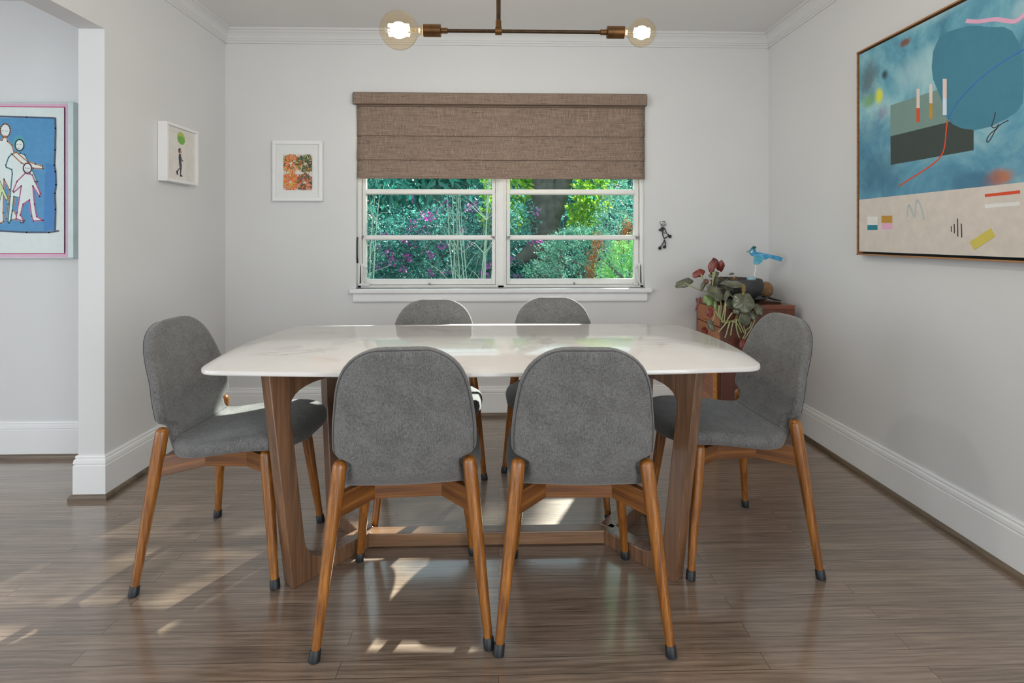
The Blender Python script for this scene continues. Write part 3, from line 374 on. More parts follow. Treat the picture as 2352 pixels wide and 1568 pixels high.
# baseboards, shoe mouldings, crown
BP = [(0,0),(.014,0),(.014,.148),(.011,.151),(.011,.155),(.014,.158),(.012,.172),(.007,.178),(.007,.181),(.009,.184),(.006,.191),(0,.192)]
SP_ = [(.013,0),(.027,0),(.027,.012),(.024,.019),(.018,.024),(.013,.025)]
CP = [(0,2.384),(.008,2.384),(.010,2.396),(.015,2.398),(.018,2.408),(.022,2.410),(.026,2.425),(.034,2.438),(.046,2.446),(.046,2.455),(.055,2.457),(.055,HC),(0,HC)]
along = {
 'back': lambda prof, a, b, mb: mb.prism(prof, lambda u, v, d: (d, D-u, v), a, b),
 'right': lambda prof, a, b, mb: mb.prism(prof, lambda u, v, d: (XR-u, d, v), a, b),
 'left': lambda prof, a, b, mb: mb.prism(prof, lambda u, v, d: (XL+u, d, v), a, b),
 'jamb': lambda prof, a, b, mb: mb.prism(prof, lambda u, v, d: (d, YJ-u, v), a, b),
 'inner': lambda prof, a, b, mb: mb.prism(prof, lambda u, v, d: (XL-TW-u, d, v), a, b),
 'next': lambda prof, a, b, mb: mb.prism(prof, lambda u, v, d: (d, YA-u, v), a, b),
}
def run(prof, segs, name, mat):
    mb = MB()
    for k, a, b in segs: along[k](prof, a, b, mb)
    return struct(mb.build(name, mat, smooth=True, angle=28))
run(BP, [('back', XL, XR)], 'baseboard_back', M['trim'])
run(BP, [('right', YR, D)], 'baseboard_right', M['trim'])
def wrap(prof, path, name, mat):
    """sweep a profile along a mitred plan path; the profile stands out to the left of the direction of travel"""
    P_ = [Vector(p) for p in path]; N_ = []
    for i, p in enumerate(P_):
        ns = []
        if i > 0: t = (p-P_[i-1]).normalized(); ns.append(Vector((-t.y, t.x)))
        if i < len(P_)-1: t = (P_[i+1]-p).normalized(); ns.append(Vector((-t.y, t.x)))
        n = ns[0] if len(ns) == 1 else (ns[0]+ns[1])/(1+ns[0].dot(ns[1])); N_.append(n)
    mb = MB(); k = len(prof); vs = [(p.x+n.x*u, p.y+n.y*u, v) for p, n in zip(P_, N_) for u, v in prof]
    fs = [(i*k+j, i*k+(j+1) % k, (i+1)*k+(j+1) % k, (i+1)*k+j) for i in range(len(P_)-1) for j in range(k)]
    fs += [tuple(range(k)), tuple((len(P_)-1)*k+j for j in range(k-1, -1, -1))]
    mb.add(vs, fs); return struct(mb.build(name, mat, smooth=True, angle=28))
WRAP = [(XL-TW, YA), (XL-TW, YJ), (XL, YJ), (XL, D)]
wrap([(-u, v) for u, v in BP][::-1], WRAP, 'baseboard_left', M['trim'])
run(BP, [('next', XO, XL-TW)], 'baseboard_next_room', M['trim'])
run(SP_, [('back', XL, XR)], 'trim_1', M['shoe'])
run(SP_, [('right', YR, D)], 'trim_2', M['shoe_y'])
wrap([(-u, v) for u, v in SP_][::-1], WRAP, 'trim_3', M['shoe'])
run(SP_, [('next', XO, XL-TW)], 'trim_5', M['shoe'])
run(CP, [('back', XL, XR)], 'trim_6', M['crown'])
run(CP, [('right', YR, D)], 'trim_7', M['crown'])
run(CP, [('left', YR, D)], 'trim_8', M['crown'])
run(CP, [('next', XO, XL-TW)], 'trim_9', M['crown'])

# the window: fixed frame, two sashes of three lights, sill and apron
W = empty('window_1', (0, D, 0), kind='structure')
m = MB()
m.box((WX0, .045, WZ0), (WX0+.022, .125, WZ1)); m.box((WX1-.022, .045, WZ0), (WX1, .125, WZ1))
m.box((WX0, .045, WZ1-.03), (WX1, .125, WZ1)); m.box((WX0, .045, WZ0-.005), (WX1, .125, WZ0+.016))
m.box((-.018, .052, WZ0), (.05, .125, WZ1))                          # mullion
m.box((-.004, .045, WZ0), (.036, .06, WZ1))
m.build('window_frame', M['winpaint'], W, bevel=.002)
for (a, b) in ((WX0+.024, -.02), (.052, WX1-.024)):
    s = MB(); st = .026
    pl, pr = (-.867, -.043) if a < -.5 else (.076, .899)
    bars = [(WZ0+.018, .876), (1.133, 1.164), (1.432, 1.466), (1.74, 1.772), (WZ1-.07, WZ1-.032)]
    s.box((a, .072, bars[0][0]), (pl, .11, bars[-1][1])); s.box((pr, .072, bars[0][0]), (b, .11, bars[-1][1]))
    for z0, z1 in bars: s.box((pl, .072, z0), (pr, .11, z1))
    for z0, z1 in bars[1:4]: s.box((pl-.01, .066, z0+.004), (pr+.01, .075, z0+.016))
    sash = s.build('sash', M['winpaint'], W, bevel=.003)
    for k in range(4):
        MB().box((pl-.004, .090, bars[k][1]-.004), (pr+.004, .093, bars[k+1][0]+.004)).build('pane', M['pane'], sash)
def crank(x, sx):
    m = MB()
    m.prism([(-.017,0),(.017,0),(.016,.03),(.014,.12),(.008,.14),(-.008,.14),(-.014,.12),(-.016,.03)], lambda u, v, d: (x+u, d, WZ0+.018+v), .045, .068)
    o = m.build('crank_operator', M['hardware'], W, bevel=.004)
    h = MB(); h.tube([(x, .04, WZ0+.02), (x+sx*.012, .034, WZ0+.05), (x+sx*.022, .03, WZ0+.10), (x+sx*.028, .028, WZ0+.128)], [.009, .008, .006, .005], 10)
    h.ball((x+sx*.029, .024, WZ0+.137), .012, n=12, m=8)
    h.box((x-.016, .03, WZ0+.016), (x+sx*.045+.005, .055, WZ0+.03))
    h.build('crank_handle', M['hardware'], o, smooth=True)
crank(-.888, 1); crank(.929, -1)
for x, z, s in ((-.892, 1.148, 1), (-.03, 1.148, -1), (.062, 1.148, 1), (.918, 1.148, -1), (-.452, .842, 0), (.5, .842, 0)):
    m = MB(); m.box((x-.005, .058, z-.010), (x+.005, .074, z+.010)); m.tube([(x, .06, z), (x+.012*s, .05, z+.006), (x+.016*s, .048, z-.006 if s == 0 else z+.012)], .0035, 8)
    m.build('sash_latch', M['metal_grey'], W)
m = MB(); m.tube([(WX0+.006, .02, .985), (WX0+.006, .012, 1.02), (WX0+.006, .012, 1.12), (WX0+.006, .02, 1.15)], .005, 8)
m.build('cord_cleat', M['metal_dark'], W)
m = MB(); m.box((WX0-.033, -.038, WZ0-.028), (WX1+.036, .05, WZ0))
struct(m.build('window_sill', M['trim'], W, bevel=.006))
m = MB(); m.prism([(0, .735), (.010, .735), (.016, .742), (.018, .78), (.012, .794), (0, .794)], lambda u, v, d: (d, -u, v), WX0-.014, WX1+.008)
m.build('window_apron', M['trim'], W, smooth=True, angle=30)

# unseen windows added in the outer walls, openings for the fill lamps
k = 2
for (a, b, z0, z1) in REAR:
    w = empty('window_%d' % k, (0, YR, 0), kind='structure'); k += 1
    m = MB()
    for u in (a, (a+b)/2-.025, b-.05): m.box((u, -.08, z0), (u+.05, -.02, z1))
    for z in (z0, z1-.05): m.box((a, -.08, z), (b, -.02, z+.05))
    m.build('window_frame', M['trim'], w)
for (a, b, z0, z1), xw in [(q, XO) for q in SIDE]+[(q, XR+.1) for q in RIGHT]:
    w = empty('window_%d' % k, (xw, 0, 0), kind='structure'); k += 1
    m = MB()
    for u in (a, (a+b)/2-.025, b-.05): m.box((-.08, u, z0), (-.02, u+.05, z1))
    for z in (z0, z1-.05): m.box((-.08, a, z), (-.02, b, z+.05))
    m.build('window_frame', M['trim'], w)

# roman blind
B = empty('roman_blind', (0, D, 2.0), label='brown linen roman blind half lowered over the window', cat='blind')
m = MB(); prof = [(-.012, 2.073-2), (.028, 2.073-2), (.042, 2.066-2), (.048, 2.05-2), (.048, 2.003-2), (.044, 1.996-2), (.02, 1.995-2), (-.012, 2.0-2)]
CAPP = prof; m.prism(prof, lambda u, v, d: (d, -u, v), -.918, .949); m.build('headrail', M['linen'], B, smooth=True, angle=35)
def yof(z):
    for hi, lo in ((2.0, 1.984), (1.984, 1.798), (1.798, 1.645), (1.645, 1.529)):
        if lo < z <= hi: 
            t = (hi-z)/(hi-lo); return -(.016 + .012*t**1.5)
    return -.028
m = MB(); zs = []
for hi, lo in ((2.0, 1.984), (1.984, 1.798), (1.798, 1.645), (1.645, 1.529)):
    for i in range(9):
        zs.append(hi-(hi-lo)*(i/8)*.9995 - (.0002 if i == 0 else 0))
xs = [-.900+i*(1.843/40) for i in range(41)]
vs = []
for z in zs:
    for x in xs: vs.append((x, yof(z) + .0012*math.sin(x*3+z*7), z-2))
nx = len(xs); fs = [(i*nx+j, i*nx+j+1, (i+1)*nx+j+1, (i+1)*nx+j) for i in range(len(zs)-1) for j in range(nx-1)]
m.add(vs, fs); o = m.build('fabric_panel', M['linen'], B, smooth=True, angle=50)
sm = o.modifiers.new('Solidify', 'SOLIDIFY'); sm.thickness = .003; sm.offset = 0
MB().box((-.899, -.032, 1.524-2), (.942, -.018, 1.533-2)).build('hem_bar', M['linen'], B, bevel=.002)
M['cap'] = plain('dark_brown_cap', '#33261f', .6)
for x0 in (-.921, .949):
    m = MB(); m.prism([(u-.001, v) for u, v in CAPP], lambda u, v, d: (d, -u, v), x0, x0+.003); m.build('end_cap', M['cap'], B)

# ------------------------------------------------------------------ table
TB = empty('dining_table', (-.043, 1.975, 0), label='rectangular dining table with white marble top and brown wooden base', cat='table')
def rounded(a, b, ba, bb, r=.05, n=24):
    """boat outline: half length a, half width b, edges bowed by ba (ends) and bb (sides)"""
    cx_, cy_ = a-ba, b-bb
    pts = []
    def side(t):  return (a - ba*(t/cy_)**2, t)
    def edge(t):  return (t, b - bb*(t/cx_)**2)
    q = [side(cy_*i/12) for i in range(11)] 
    c0, c1 = q[-1], (cx_, cy_)
    e = [edge(cx_*i/16) for i in range(15, -1, -1)]
    c2 = e[0]
    cur = []
    for i in range(1, 10):
        t = i/10; cur.append(((1-t)**2*c0[0]+2*t*(1-t)*c1[0]+t*t*c2[0], (1-t)**2*c0[1]+2*t*(1-t)*c1[1]+t*t*c2[1]))
    quad = q + cur + e
    pts = quad + [(-x, y) for x, y in reversed(quad[:-1])]
    pts = pts + [(x, -y) for x, y in reversed(pts[1:-1])]
    return pts
OUT = rounded(.907, .436, .045, .047)
m = MB(); n = len(OUT)
def ring(off, z):
    v = []
    for i in range(n):
        p0 = Vector(OUT[i-1]); p1 = Vector(OUT[(i+1) % n]); t = (p1-p0).normalized(); nn = Vector((t.y, -t.x))
        v.append((OUT[i][0]+nn.x*off, OUT[i][1]+nn.y*off, z))
    return v
prof = [(-.004, .752), (-.001, .7505), (0, .748), (0, .741), (-.002, .738), (-.06, .727), (-.12, .726)]
vs = []
for off, z in prof: vs += ring(off, z)
K = len(prof); fs = [(i*n+j, i*n+(j+1) % n, (i+1)*n+(j+1) % n, (i+1)*n+j) for i in range(K-1) for j in range(n)]
fs += [tuple(range(n)), tuple((K-1)*n+j for j in range(n-1, -1, -1))]
m.add(vs, fs); m.build('tabletop', M['marble'], TB, smooth=True, angle=30)
m = MB(); sub = [(x*.72, y*.62) for x, y in OUT]; m.prism(sub, lambda u, v, d: (u, v, d), .716, .7255)
m.build('subtop', plain('black_subtop', '#1f1c1a', .5), TB)
JX, FX, FY = .452, .672, .215                     # junction and foot positions
def arm_poly(L):
    """C-shaped frame seen in its own plane: s outward from the junction, v up"""
    w, hb, ht, top, lean = .058, .055, .05, .716, .080
    P = [(0, 0), (L, 0), (L+lean, top), (0, top), (0, top-ht)]
    def inner(v): return L + lean*v/top - w
    # upper inner fillet
    x1 = inner(top-.13); c = [(x1-.15, top-ht), (inner(top-ht), top-ht), (x1, top-.13)]
    for i in range(9):
        t = i/8; P.append(tuple((1-t)**2*c[0][j]+2*t*(1-t)*c[1][j]+t*t*c[2][j] for j in (0, 1)))
    c = [(inner(.16), .16), (inner(hb)+.004, hb+.0), (inner(hb)-.09, hb)]
    for i in range(9):
        t = i/8; P.append(tuple((1-t)**2*c[0][j]+2*t*(1-t)*c[1][j]+t*t*c[2][j] for j in (0, 1)))
    P.append((0, hb)); return P
for sx in (-1, 1):
    for sy in (-1, 1):
        J = Vector((sx*JX, .0)); F = Vector((sx*.650, sy*.232)); e = (F-J); L = e.length; e.normalize(); nrm = Vector((-e.y, e.x))
        m = MB(); m.prism(arm_poly(L), lambda u, v, d: (J.x+e.x*u+nrm.x*d, J.y+e.y*u+nrm.y*d, v), -.0285, .0285)
        m.build('leg', M['oak_table'], TB, bevel=.003)
MB().box((-JX-.02, -.027, .003), (JX+.02, .022, .052)).build('stretcher', M['oak_table_x'], TB, bevel=.003)
MB().box((-JX-.02, -.027, .668), (JX+.02, .022, .714)).build('top_rail', M['oak_table_x'], TB, bevel=.003)

# ------------------------------------------------------------------ dining chairs
CH = empty('dining_chair', (-.272, 1.666, 0), R(3.9))
CTRL = [  # y, z, half width
 (.268, .432, .205), (.258, .452, .206), (.235, .468, .208), (.19, .476, .212), (.13, .477, .217), (.06, .470, .221), (0, .462, .222), (-.05, .456, .219),
 (-.09, .453, .208), (-.118, .455, .190), (-.138, .461, .168), (-.152, .471, .156), (-.163, .486, .153), (-.170, .502, .153), (-.175, .514, .156), (-.179, .524, .180),
 (-.182, .534, .198), (-.186, .548, .203), (-.192, .575, .2035), (-.200, .615, .202), (-.210, .665, .196), (-.222, .715, .188), (-.234, .765, .180), (-.246, .810, .174), (-.257, .855, .168)]
def chair_shell():
    rows = spline(CTRL, 130)
    P = [Vector((0, r[0], r[1])) for r in rows]; acc = [0]
    for i in range(1, len(P)): acc.append(acc[-1]+(P[i]-P[i-1]).length)
    T = acc[-1]
    S = []
    for i in range(11): S.append(.14*(i/11)**2)
    k = 46
    for i in range(k): S.append(.14+(T-.17-.14)*i/k)
    for i in range(13): S.append(T-.17*(1-i/12)**2)
    def at(s):
        for i in range(1, len(acc)):
            if acc[i] >= s-1e-9:
                t = (s-acc[i-1])/max(1e-9, acc[i]-acc[i-1]); return P[i-1].lerp(P[i], t), rows[i-1][2]*(1-t)+rows[i][2]*t
        return P[-1], rows[-1][2]
    V = [math.sin(math.pi/2*q/11) for q in range(-11, 12)]
    top = []; bot = []; seam = 0; seam_d = 9
    X = Vector((1, 0, 0))
    for i, s in enumerate(S):
        p, w = at(s); d = 2e-3
        a, _ = at(max(0, s-d)); b, _ = at(min(T, s+d)); tg = (b-a).normalized(); N = tg.cross(X).normalized()
        Lf, Lb, ex = .13, .165, 2.5
        if s < Lf: w *= (1-(1-s/Lf)**ex)**(1/ex)
        if T-s < Lb: w *= max(0, 1-(1-(T-s)/Lb)**2.9)**(1/2.9)
        back = min(1, max(0, (s-.40)/.12)) 
        thick = (.050*(1-back)+.036*back)/2
        dd = abs(p.y+.136)+(0 if p.z < .48 else 1)
        if dd < seam_d: seam_d = dd; seam = i
        rt, rb = [], []
        for v in V:
            edge = min(w*(1-abs(v)), s, T-s); rr = .02
            e = math.sqrt(max(0, 1-(1-min(edge/rr, 1))**2))
            wrap = .024*(abs(v)**2.4)*back*min(1, (T-s)/.2)
            dish = -.006*(1-v*v)*(1-back)+.004*(abs(v)**4)*(1-back)*-1.5
            c = p + X*(w*v) + N*(wrap+dish)
            rt.append(c+N*(thick*e)); rb.append(c-N*(thick*e))
        top.append(rt); bot.append(rb)
    def part(i0, i1, name):
        m = MB(); nv = len(V); R_ = range(i0, i1+1)
        vs = [q for i in R_ for q in top[i]] + [q for i in R_ for q in bot[i]]
        nr = i1-i0+1; off = nr*nv; fs = []
        for a in range(nr-1):
            for j in range(nv-1):
                fs.append((a*nv+j, a*nv+j+1, (a+1)*nv+j+1, (a+1)*nv+j))
                fs.append((off+a*nv+j, off+(a+1)*nv+j, off+(a+1)*nv+j+1, off+a*nv+j+1))
        m.add(vs, fs); o = m.build(name, M['grey_fabric'], CH, smooth=True, weld=1e-5, angle=75)
        return o
    st = part(0, seam, 'seat'); bk = part(seam, len(S)-1, 'backrest')
    sm = MB(); sm.tube([top[seam][j]+Vector((0, .0, -.0002)) for j in range(len(V))], .0014, 6); sm.build('seam', M['piping'], st)
    i0 = next(i for i, s in enumerate(S) if at(s)[0].z > .535)
    rim = [bot[i][2] for i in range(i0, len(S)-3)] + [bot[len(S)-3][j] for j in range(3, len(V)-3)] + [bot[i][-3] for i in range(len(S)-3, i0-1, -1)]
    rm = MB(); rm.tube(rim, .0018, 6); rm.build('piping', M['piping'], bk, smooth=True)
chair_shell()
def chair_leg(foot, topp, dome=True):
    f, t = Vector(foot), Vector(topp); d = (t-f).normalized(); L = (t-f).length
    pts = []; rad = []
    for k in range(13):
        u = k/12*(L-.018) + .0; pts.append(f+d*u); rad.append(.0115+.0088*min(1, u/(.78*L))**.9)
    for a in (.35, .65, .85, .96, 1.0):
        pts.append(f+d*(L-.018+.018*a)); rad.append(max(.0008, .0203*math.sqrt(max(0, 1-a*a))))
    m = MB(); m.tube(pts, rad, 16); o = m.build('leg', M['cherry'], CH, smooth=True, angle=60)
    c = MB(); c.tube([f+Vector((0,0,.0005)), f+d*.004, f+d*.028, f+d*.031], [.0155, .0158, .0148, .0128], 16); c.build('foot_cap', M['rubber'], o, smooth=True)
for sx in (-1, 1):
    chair_leg((sx*.238, -.22, 0), (sx*.181, -.163, .520))
    chair_leg((sx*.201, .22, 0), (sx*.157, .168, .440))
def bar(a, b, z0, z1, th, name):
    a, b = Vector(a), Vector(b); e = (b-a); L = e.length; e.normalize(); nn = Vector((-e.y, e.x))
    m = MB()
    M4 = Matrix(((e.x, nn.x, 0, a.x), (e.y, nn.y, 0, a.y), (0, 0, 1, 0), (0, 0, 0, 1)))
    m.box((0, -th/2, z0), (L, th/2, z1)); o = m.build(name, M['cherry_rail'], CH, bevel=.002)
    o.matrix_local = M4
ry0, ry1, rx = -.065, .085, .105
bar((-rx, ry0), (rx, ry0), .362, .420, .022, 'rail'); bar((-rx, ry1), (rx, ry1), .362, .420, .022, 'rail')
bar((-rx, ry0), (-rx, ry1), .362, .420, .022, 'rail'); bar((rx, ry0), (rx, ry1), .362, .420, .022, 'rail')
for sx in (-1, 1):
    bar((sx*rx, ry0), (sx*.192, -.174), .362, .426, .022, 'brace'); bar((sx*rx, ry1), (sx*.161, .173), .362, .420, .022, 'brace')
GRP = 'grey dining chairs around the marble table'
CHAIRS = [(-.278, 1.668, 3.9, 'grey upholstered dining chair seen from behind with darker orange legs, nearer the balloon picture'),
 (.246, 1.652, -2.2, 'grey upholstered dining chair seen from behind with pale orange legs, nearer the big painting'),
 (-.945, 1.940, -91.8, 'grey upholstered dining chair at the table end by the hallway opening, sunlight on its seat'),
 (.852, 1.957, 93.8, 'grey upholstered dining chair at the table end in front of the plant cabinet'),
 (-.292, 2.256, 183.1, 'grey dining chair under the window behind the table, top of back showing, nearer the hallway'),
 (.255, 2.330, 177.4, 'grey dining chair under the window behind the table, top of back showing, nearer the plant')]
for i, (x, y, a, lb) in enumerate(CHAIRS):
    o = CH if i == 0 else copy_tree(CH)
    o.location = (x, y, 0); o.rotation_euler = (0, 0, R(a)); tag(o, lb, 'chair', GRP)

# ------------------------------------------------------------------ pendant lamp
LY, LZ = 1.75, 1.840
P = empty('pendant_lamp', (0, LY, LZ), label='brass bar pendant lamp with a large and a small glowing globe bulb', cat='lamp')
m = MB(); m.tube([(0, 0, .012), (0, 0, HC-LZ-.02)], .0075, 14); m.build('stem', M['bronze_d'], P, smooth=True)
m = MB(); m.lathe([(.062, 0), (.062, .012), (.055, .02), (.0, .02)], 32, M=Matrix.Translation((0, 0, HC-LZ-.02))); m.build('ceiling_rose', M['bronze_d'], P, smooth=True, angle=30)
m = MB(); m.tube([(-.172, 0, 0), (.345, 0, 0)], .0062, 14); m.build('bar', M['bronze_d'], P, smooth=True)
m = MB(); m.tube([(-.011, 0, 0), (.011, 0, 0)], .0125, 20); m.tube([(0, 0, .01), (0, 0, .034)], .0095, 16); m.build('hub', M['bronze'], P, smooth=True)
def bulb_end(x0, s, rb, neck):
    """socket starting at x0, growing towards s"""
    m = MB(); m.tube([(x0-s*.022, 0, 0), (x0, 0, 0)], .0092, 16); m.tube([(x0, 0, 0), (x0+s*.001, 0, 0), (x0+s*.058, 0, 0), (x0+s*.059, 0, 0)], [.018, .0205, .0205, .018], 24)
    m.build('socket', M['bronze'], P, smooth=True, angle=30)
    Mx = Matrix.Translation((x0+s*.055, 0, 0)) @ Matrix.Rotation(s*math.pi/2, 4, 'Y')
    c = neck+rb; prof = [(.0145, 0), (.0145, .012)]
    a0 = math.asin(min(1, .022/rb))
    zj = c-rb*math.cos(a0)
    prof += [(.0155, .012+(zj-.012)*.35), (.018, .012+(zj-.012)*.7)]
    for i in range(25):
        a = a0+(math.pi-a0)*i/24; prof.append((max(0, rb*math.sin(a)), c-rb*math.cos(a)))
    b = MB(); b.lathe(prof, 40, M=Mx); bo = b.build('bulb', M['bulb_glass'], P, smooth=True, angle=180)
    f = MB(); r = rb*.29; h0, h1 = c-rb*.52, c+rb*.52
    pts = []
    for k in range(10):
        q = 2*math.pi*k/10; lo, hi = (h0, h1) if k % 2 == 0 else (h1, h0)
        pts += [(r*math.cos(q), r*math.sin(q), lo), (r*math.cos(q+.02), r*math.sin(q+.02), hi)]
    f.tube(pts, .0021, 6, M=Mx); f.build('filament', M['filament'], bo)
    g = MB(); g.tube([(0, 0, .0), (0, 0, h0-.004)], [.006, .0035], 10, M=Mx); g.build('glass_stem', M['bulb_glass'], bo, smooth=True)
bulb_end(-.192, -1, .0635, .021); bulb_end(.365, 1, .047, .016)
# ------------------------------------------------------------------ pictures
def stroke(m, pts, w, fn, d, mi):
    """a painted line: one quad strip along the points"""
    P_ = [Vector(p) for p in (spline(pts, max(2, len(pts)*5-4)) if len(pts) > 2 and w < .02 else pts)]
    L_, R_ = [], []
    for i, p in enumerate(P_):
        t = P_[min(i+1, len(P_)-1)]-P_[max(i-1, 0)]
        if t.length < 1e-9: t = Vector((1, 0))
        t.normalize(); n = Vector((-t.y, t.x))*(w/2)
        L_.append(fn(*(p+n), d)); R_.append(fn(*(p-n), d))
    k = len(P_); m.add(L_+R_, [(i, i+1, k+i+1, k+i) for i in range(k-1)], mi)
def stroke_poly(m, pts, w, fn, d, mi):
    for i in range(len(pts)-1):
        a, b = Vector(pts[i]), Vector(pts[i+1]); t = (b-a)
        if t.length < 1e-6: continue
        t.normalize(); a = a-t*w*.4; b = b+t*w*.4; n = Vector((-t.y, t.x))*(w/2)
        m.add([fn(*(a+n), d), fn(*(b+n), d), fn(*(b-n), d), fn(*(a-n), d)], [(0, 1, 2, 3)], mi)
def paint(name, hx, rough=.6, var=.05): return plain(name, hx, rough, var=var, vscale=30)

# the big abstract canvas on the right wall: local u runs from its far edge towards the viewer, v up
PW, PH, YF, ZB = 1.22, .9485, 2.453, 1.0774
PT = empty('abstract_painting', (XR, YF, ZB), label='large abstract painting of blue washes and cream band in thin wooden frame', cat='painting')
def bg():
    t = NT('blue_wash'); v = t.coords((1,1,1))
    n = t.noise(v, 3.2, 5, .62, .9); n2 = t.noise(v, 9, 6, .6, .4)
    c = t.ramp(t.math('ADD', t.math('MULTIPLY', n, .75), t.math('MULTIPLY', n2, .25)), [(.32, srgb('#3f7892')), (.44, srgb('#5f9db2')), (.55, srgb('#86b9c4')), (.68, srgb('#b4cfcf'))])
    sx = t.n.new('ShaderNodeSeparateXYZ'); tc = t.n.new('ShaderNodeTexCoord'); t.link(tc.outputs['Object'], sx.inputs[0])
    # colder and darker paint in the lower part of the wash
    low = t.math('MULTIPLY', t.math('SUBTRACT', .62, sx.outputs['Z']), 2.2, True)
    c = t.mix(t.math('MULTIPLY', low, .6), c, srgb('#46799a'))
    colr = {'yellow': '#d6d93c', 'green': '#6f9f4b', 'rust': '#7a4630', 'dark': '#2e3f45', 'orange': '#b5693a', 'lilac': '#7f7f9b', 'light': '#a9c9cf', 'dark2': '#5d6a6b', 'navy': '#35637f', 'deep': '#386f92'}
    amt = {'yellow': .95, 'green': .7, 'rust': .9, 'dark': .9, 'orange': .9, 'lilac': .6, 'light': .6, 'dark2': .7, 'navy': .55, 'deep': .5}
    for nm, (u, w), ru, rv in PAINT_SPOTS:
        dx = t.math('DIVIDE', t.math('ADD', sx.outputs['Y'], u), ru); dz = t.math('DIVIDE', t.math('SUBTRACT', sx.outputs['Z'], w), rv)
        d = t.math('SQRT', t.math('ADD', t.math('MULTIPLY', dx, dx), t.math('MULTIPLY', dz, dz)))
        d = t.math('ADD', d, t.math('MULTIPLY', t.math('SUBTRACT', n2, .5), 1.6))
        f = t.math('MULTIPLY', t.math('SUBTRACT', 1.25, d), 1.3, True)
        c = t.mix(t.math('MULTIPLY', f, amt[nm]), c, srgb(colr[nm]))
    t.base(c); t.set(Roughness=.55); t.bump(t.noise(v, 500, 2), .15, .0006); return t.m
PC = ['wash', 'beige', 'sage', 'char', 'blob', 'red', 'mustard', 'paleblue', 'pinkish', 'blue', 'pink', 'black', 'grey', 'white', 'teal', 'yellow']
PH_ = {'beige': '#cdc4bb', 'sage': '#738f88', 'char': '#38433f', 'blob': '#3f7d93', 'red': '#d24a26', 'mustard': '#b98a32', 'paleblue': '#cbdcea', 'pinkish': '#dcc8c0', 'blue': '#2f6bbd', 'pink': '#dba6c2', 'black': '#33292c', 'grey': '#b0b6b8', 'white': '#dcdcd8', 'teal': '#1f7c8c', 'yellow': '#c9ba56'}
mats = [bg()] + [paint('paint_'+c, PH_[c], .6, .05 if c in ('blob', 'beige', 'char') else .03) for c in PC[1:]]
fn = lambda u, v, d: (-.045-d, -u, v)
m = MB(); m.box((-.045, -(PW-.006), .006), (-.006, -.006, PH-.006))
lay = .0002
for s in PAINT_SHAPES:
    mi = PC.index(s[1]); pts = s[2]
    if s[0] == 'poly': m.add([fn(u, v, lay) for u, v in pts], [tuple(range(len(pts)))], mi)
    elif s[0] == 'beige':
        (u0, v0), (u1, v1) = pts; k = (v1-v0)/(u1-u0)
        m.add([fn(.006, .006, lay), fn(PW-.006, .006, lay), fn(PW-.006, v0+k*(PW-.006-u0), lay), fn(.006, v0+k*(.006-u0), lay)], [(0, 1, 2, 3)], mi)
    else: stroke(m, pts, s[3], fn, lay, mi)
    lay += .00006
m.build('canvas', mats, PT, fix=False)
m = MB(); e = .0065; g = .011
for (u0, u1, v0, v1) in ((-g, PW+g, -g, -g+e), (-g, PW+g, PH+g-e, PH+g), (-g, -g+e, -g, PH+g), (PW+g-e, PW+g, -g, PH+g)):
    m.box((-.047, -u1, v0), (-.004, -u0, v1))
m.build('frame', wood('light_oak_frame', '#8a5a34', '#b98a5a', 'Y', 20, .45), PT)
m = MB(); m.box((-.02, -(PW+g), -g), (-.004, g, PH+g)); m.build('backing', M['black'], PT)

# the screenprint in the next room
AX, AZ, AW, AH = -2.1866, 1.0421, 1.05, .8048
SPN = empty('figure_screenprint', (AX, YA, AZ), label='framed screenprint of outlined white figures on blue with pink border', cat='picture')
fn2 = lambda u, v, d: (u, -.035-d, v)
NC = ['paper', 'blue', 'blue2', 'white', 'orange', 'ink', 'lime', 'tealh', 'pinkk', 'navy', 'mag', 'band']
NH = {'paper': '#d3dcda', 'blue': '#3f88b9', 'blue2': '#2b78b6', 'white': '#d6e0de', 'orange': '#d99a6c', 'ink': '#2c2f38', 'lime': '#c3d79a', 'tealh': '#3f9aa8', 'pinkk': '#d873a8', 'navy': '#2c3d5c', 'mag': '#b5345f', 'band': '#cfa9bf'}
mats2 = [paint('print_'+c, NH[c], .5, .07 if 'blue' in c else .03) for c in NC]
m = MB(); m.box((-AW+.004, -.035, .004), (-.028, -.01, AH-.004)); lay = .0002
for a, b, c in ((.056, .030, 'band'), (.0535, .0475, 'mag')):
    mi = NC.index(c); m.add([fn2(-a, .02, lay), fn2(-b, .02, lay), fn2(-b, AH-.01, lay), fn2(-a, AH-.01, lay)], [(0, 1, 2, 3)], mi)
for v0, v1, c in ((AH-.022, AH-.008, 'band'), (.006, .021, 'band'), (AH-.0275, AH-.0225, 'mag'), (.022, .027, 'mag')):
    u1 = -.030 if c == 'band' else -.0475
    mi = NC.index(c); m.add([fn2(-AW+.02, v0, lay+.0001), fn2(u1, v0, lay+.0001), fn2(u1, v1, lay+.0001), fn2(-AW+.02, v1, lay+.0001)], [(0, 1, 2, 3)], mi)
lay = .0005
for s in PRINT_SHAPES:
    if s[0] == 'L': stroke_poly(m, s[2], s[3], fn2, lay, NC.index(s[1]))
    else: m.add([fn2(u, v, lay) for u, v in s[1]], [tuple(range(len(s[1])))], NC.index(s[0]))
    lay += .00005
m.build('print', mats2, SPN, fix=False)
m = MB(); fw = .028
for (u0, u1, v0, v1) in ((-AW, 0, 0, .005), (-AW, 0, AH-.005, AH), (-fw, 0, .005, AH-.005), (-AW, -AW+fw, .005, AH-.005)):
    m.box((u0, -.045, v0), (u1, -.003, v1))
m.build('frame', plain('pale_teal_frame', '#c3d2d1', .3), SPN, bevel=.002)

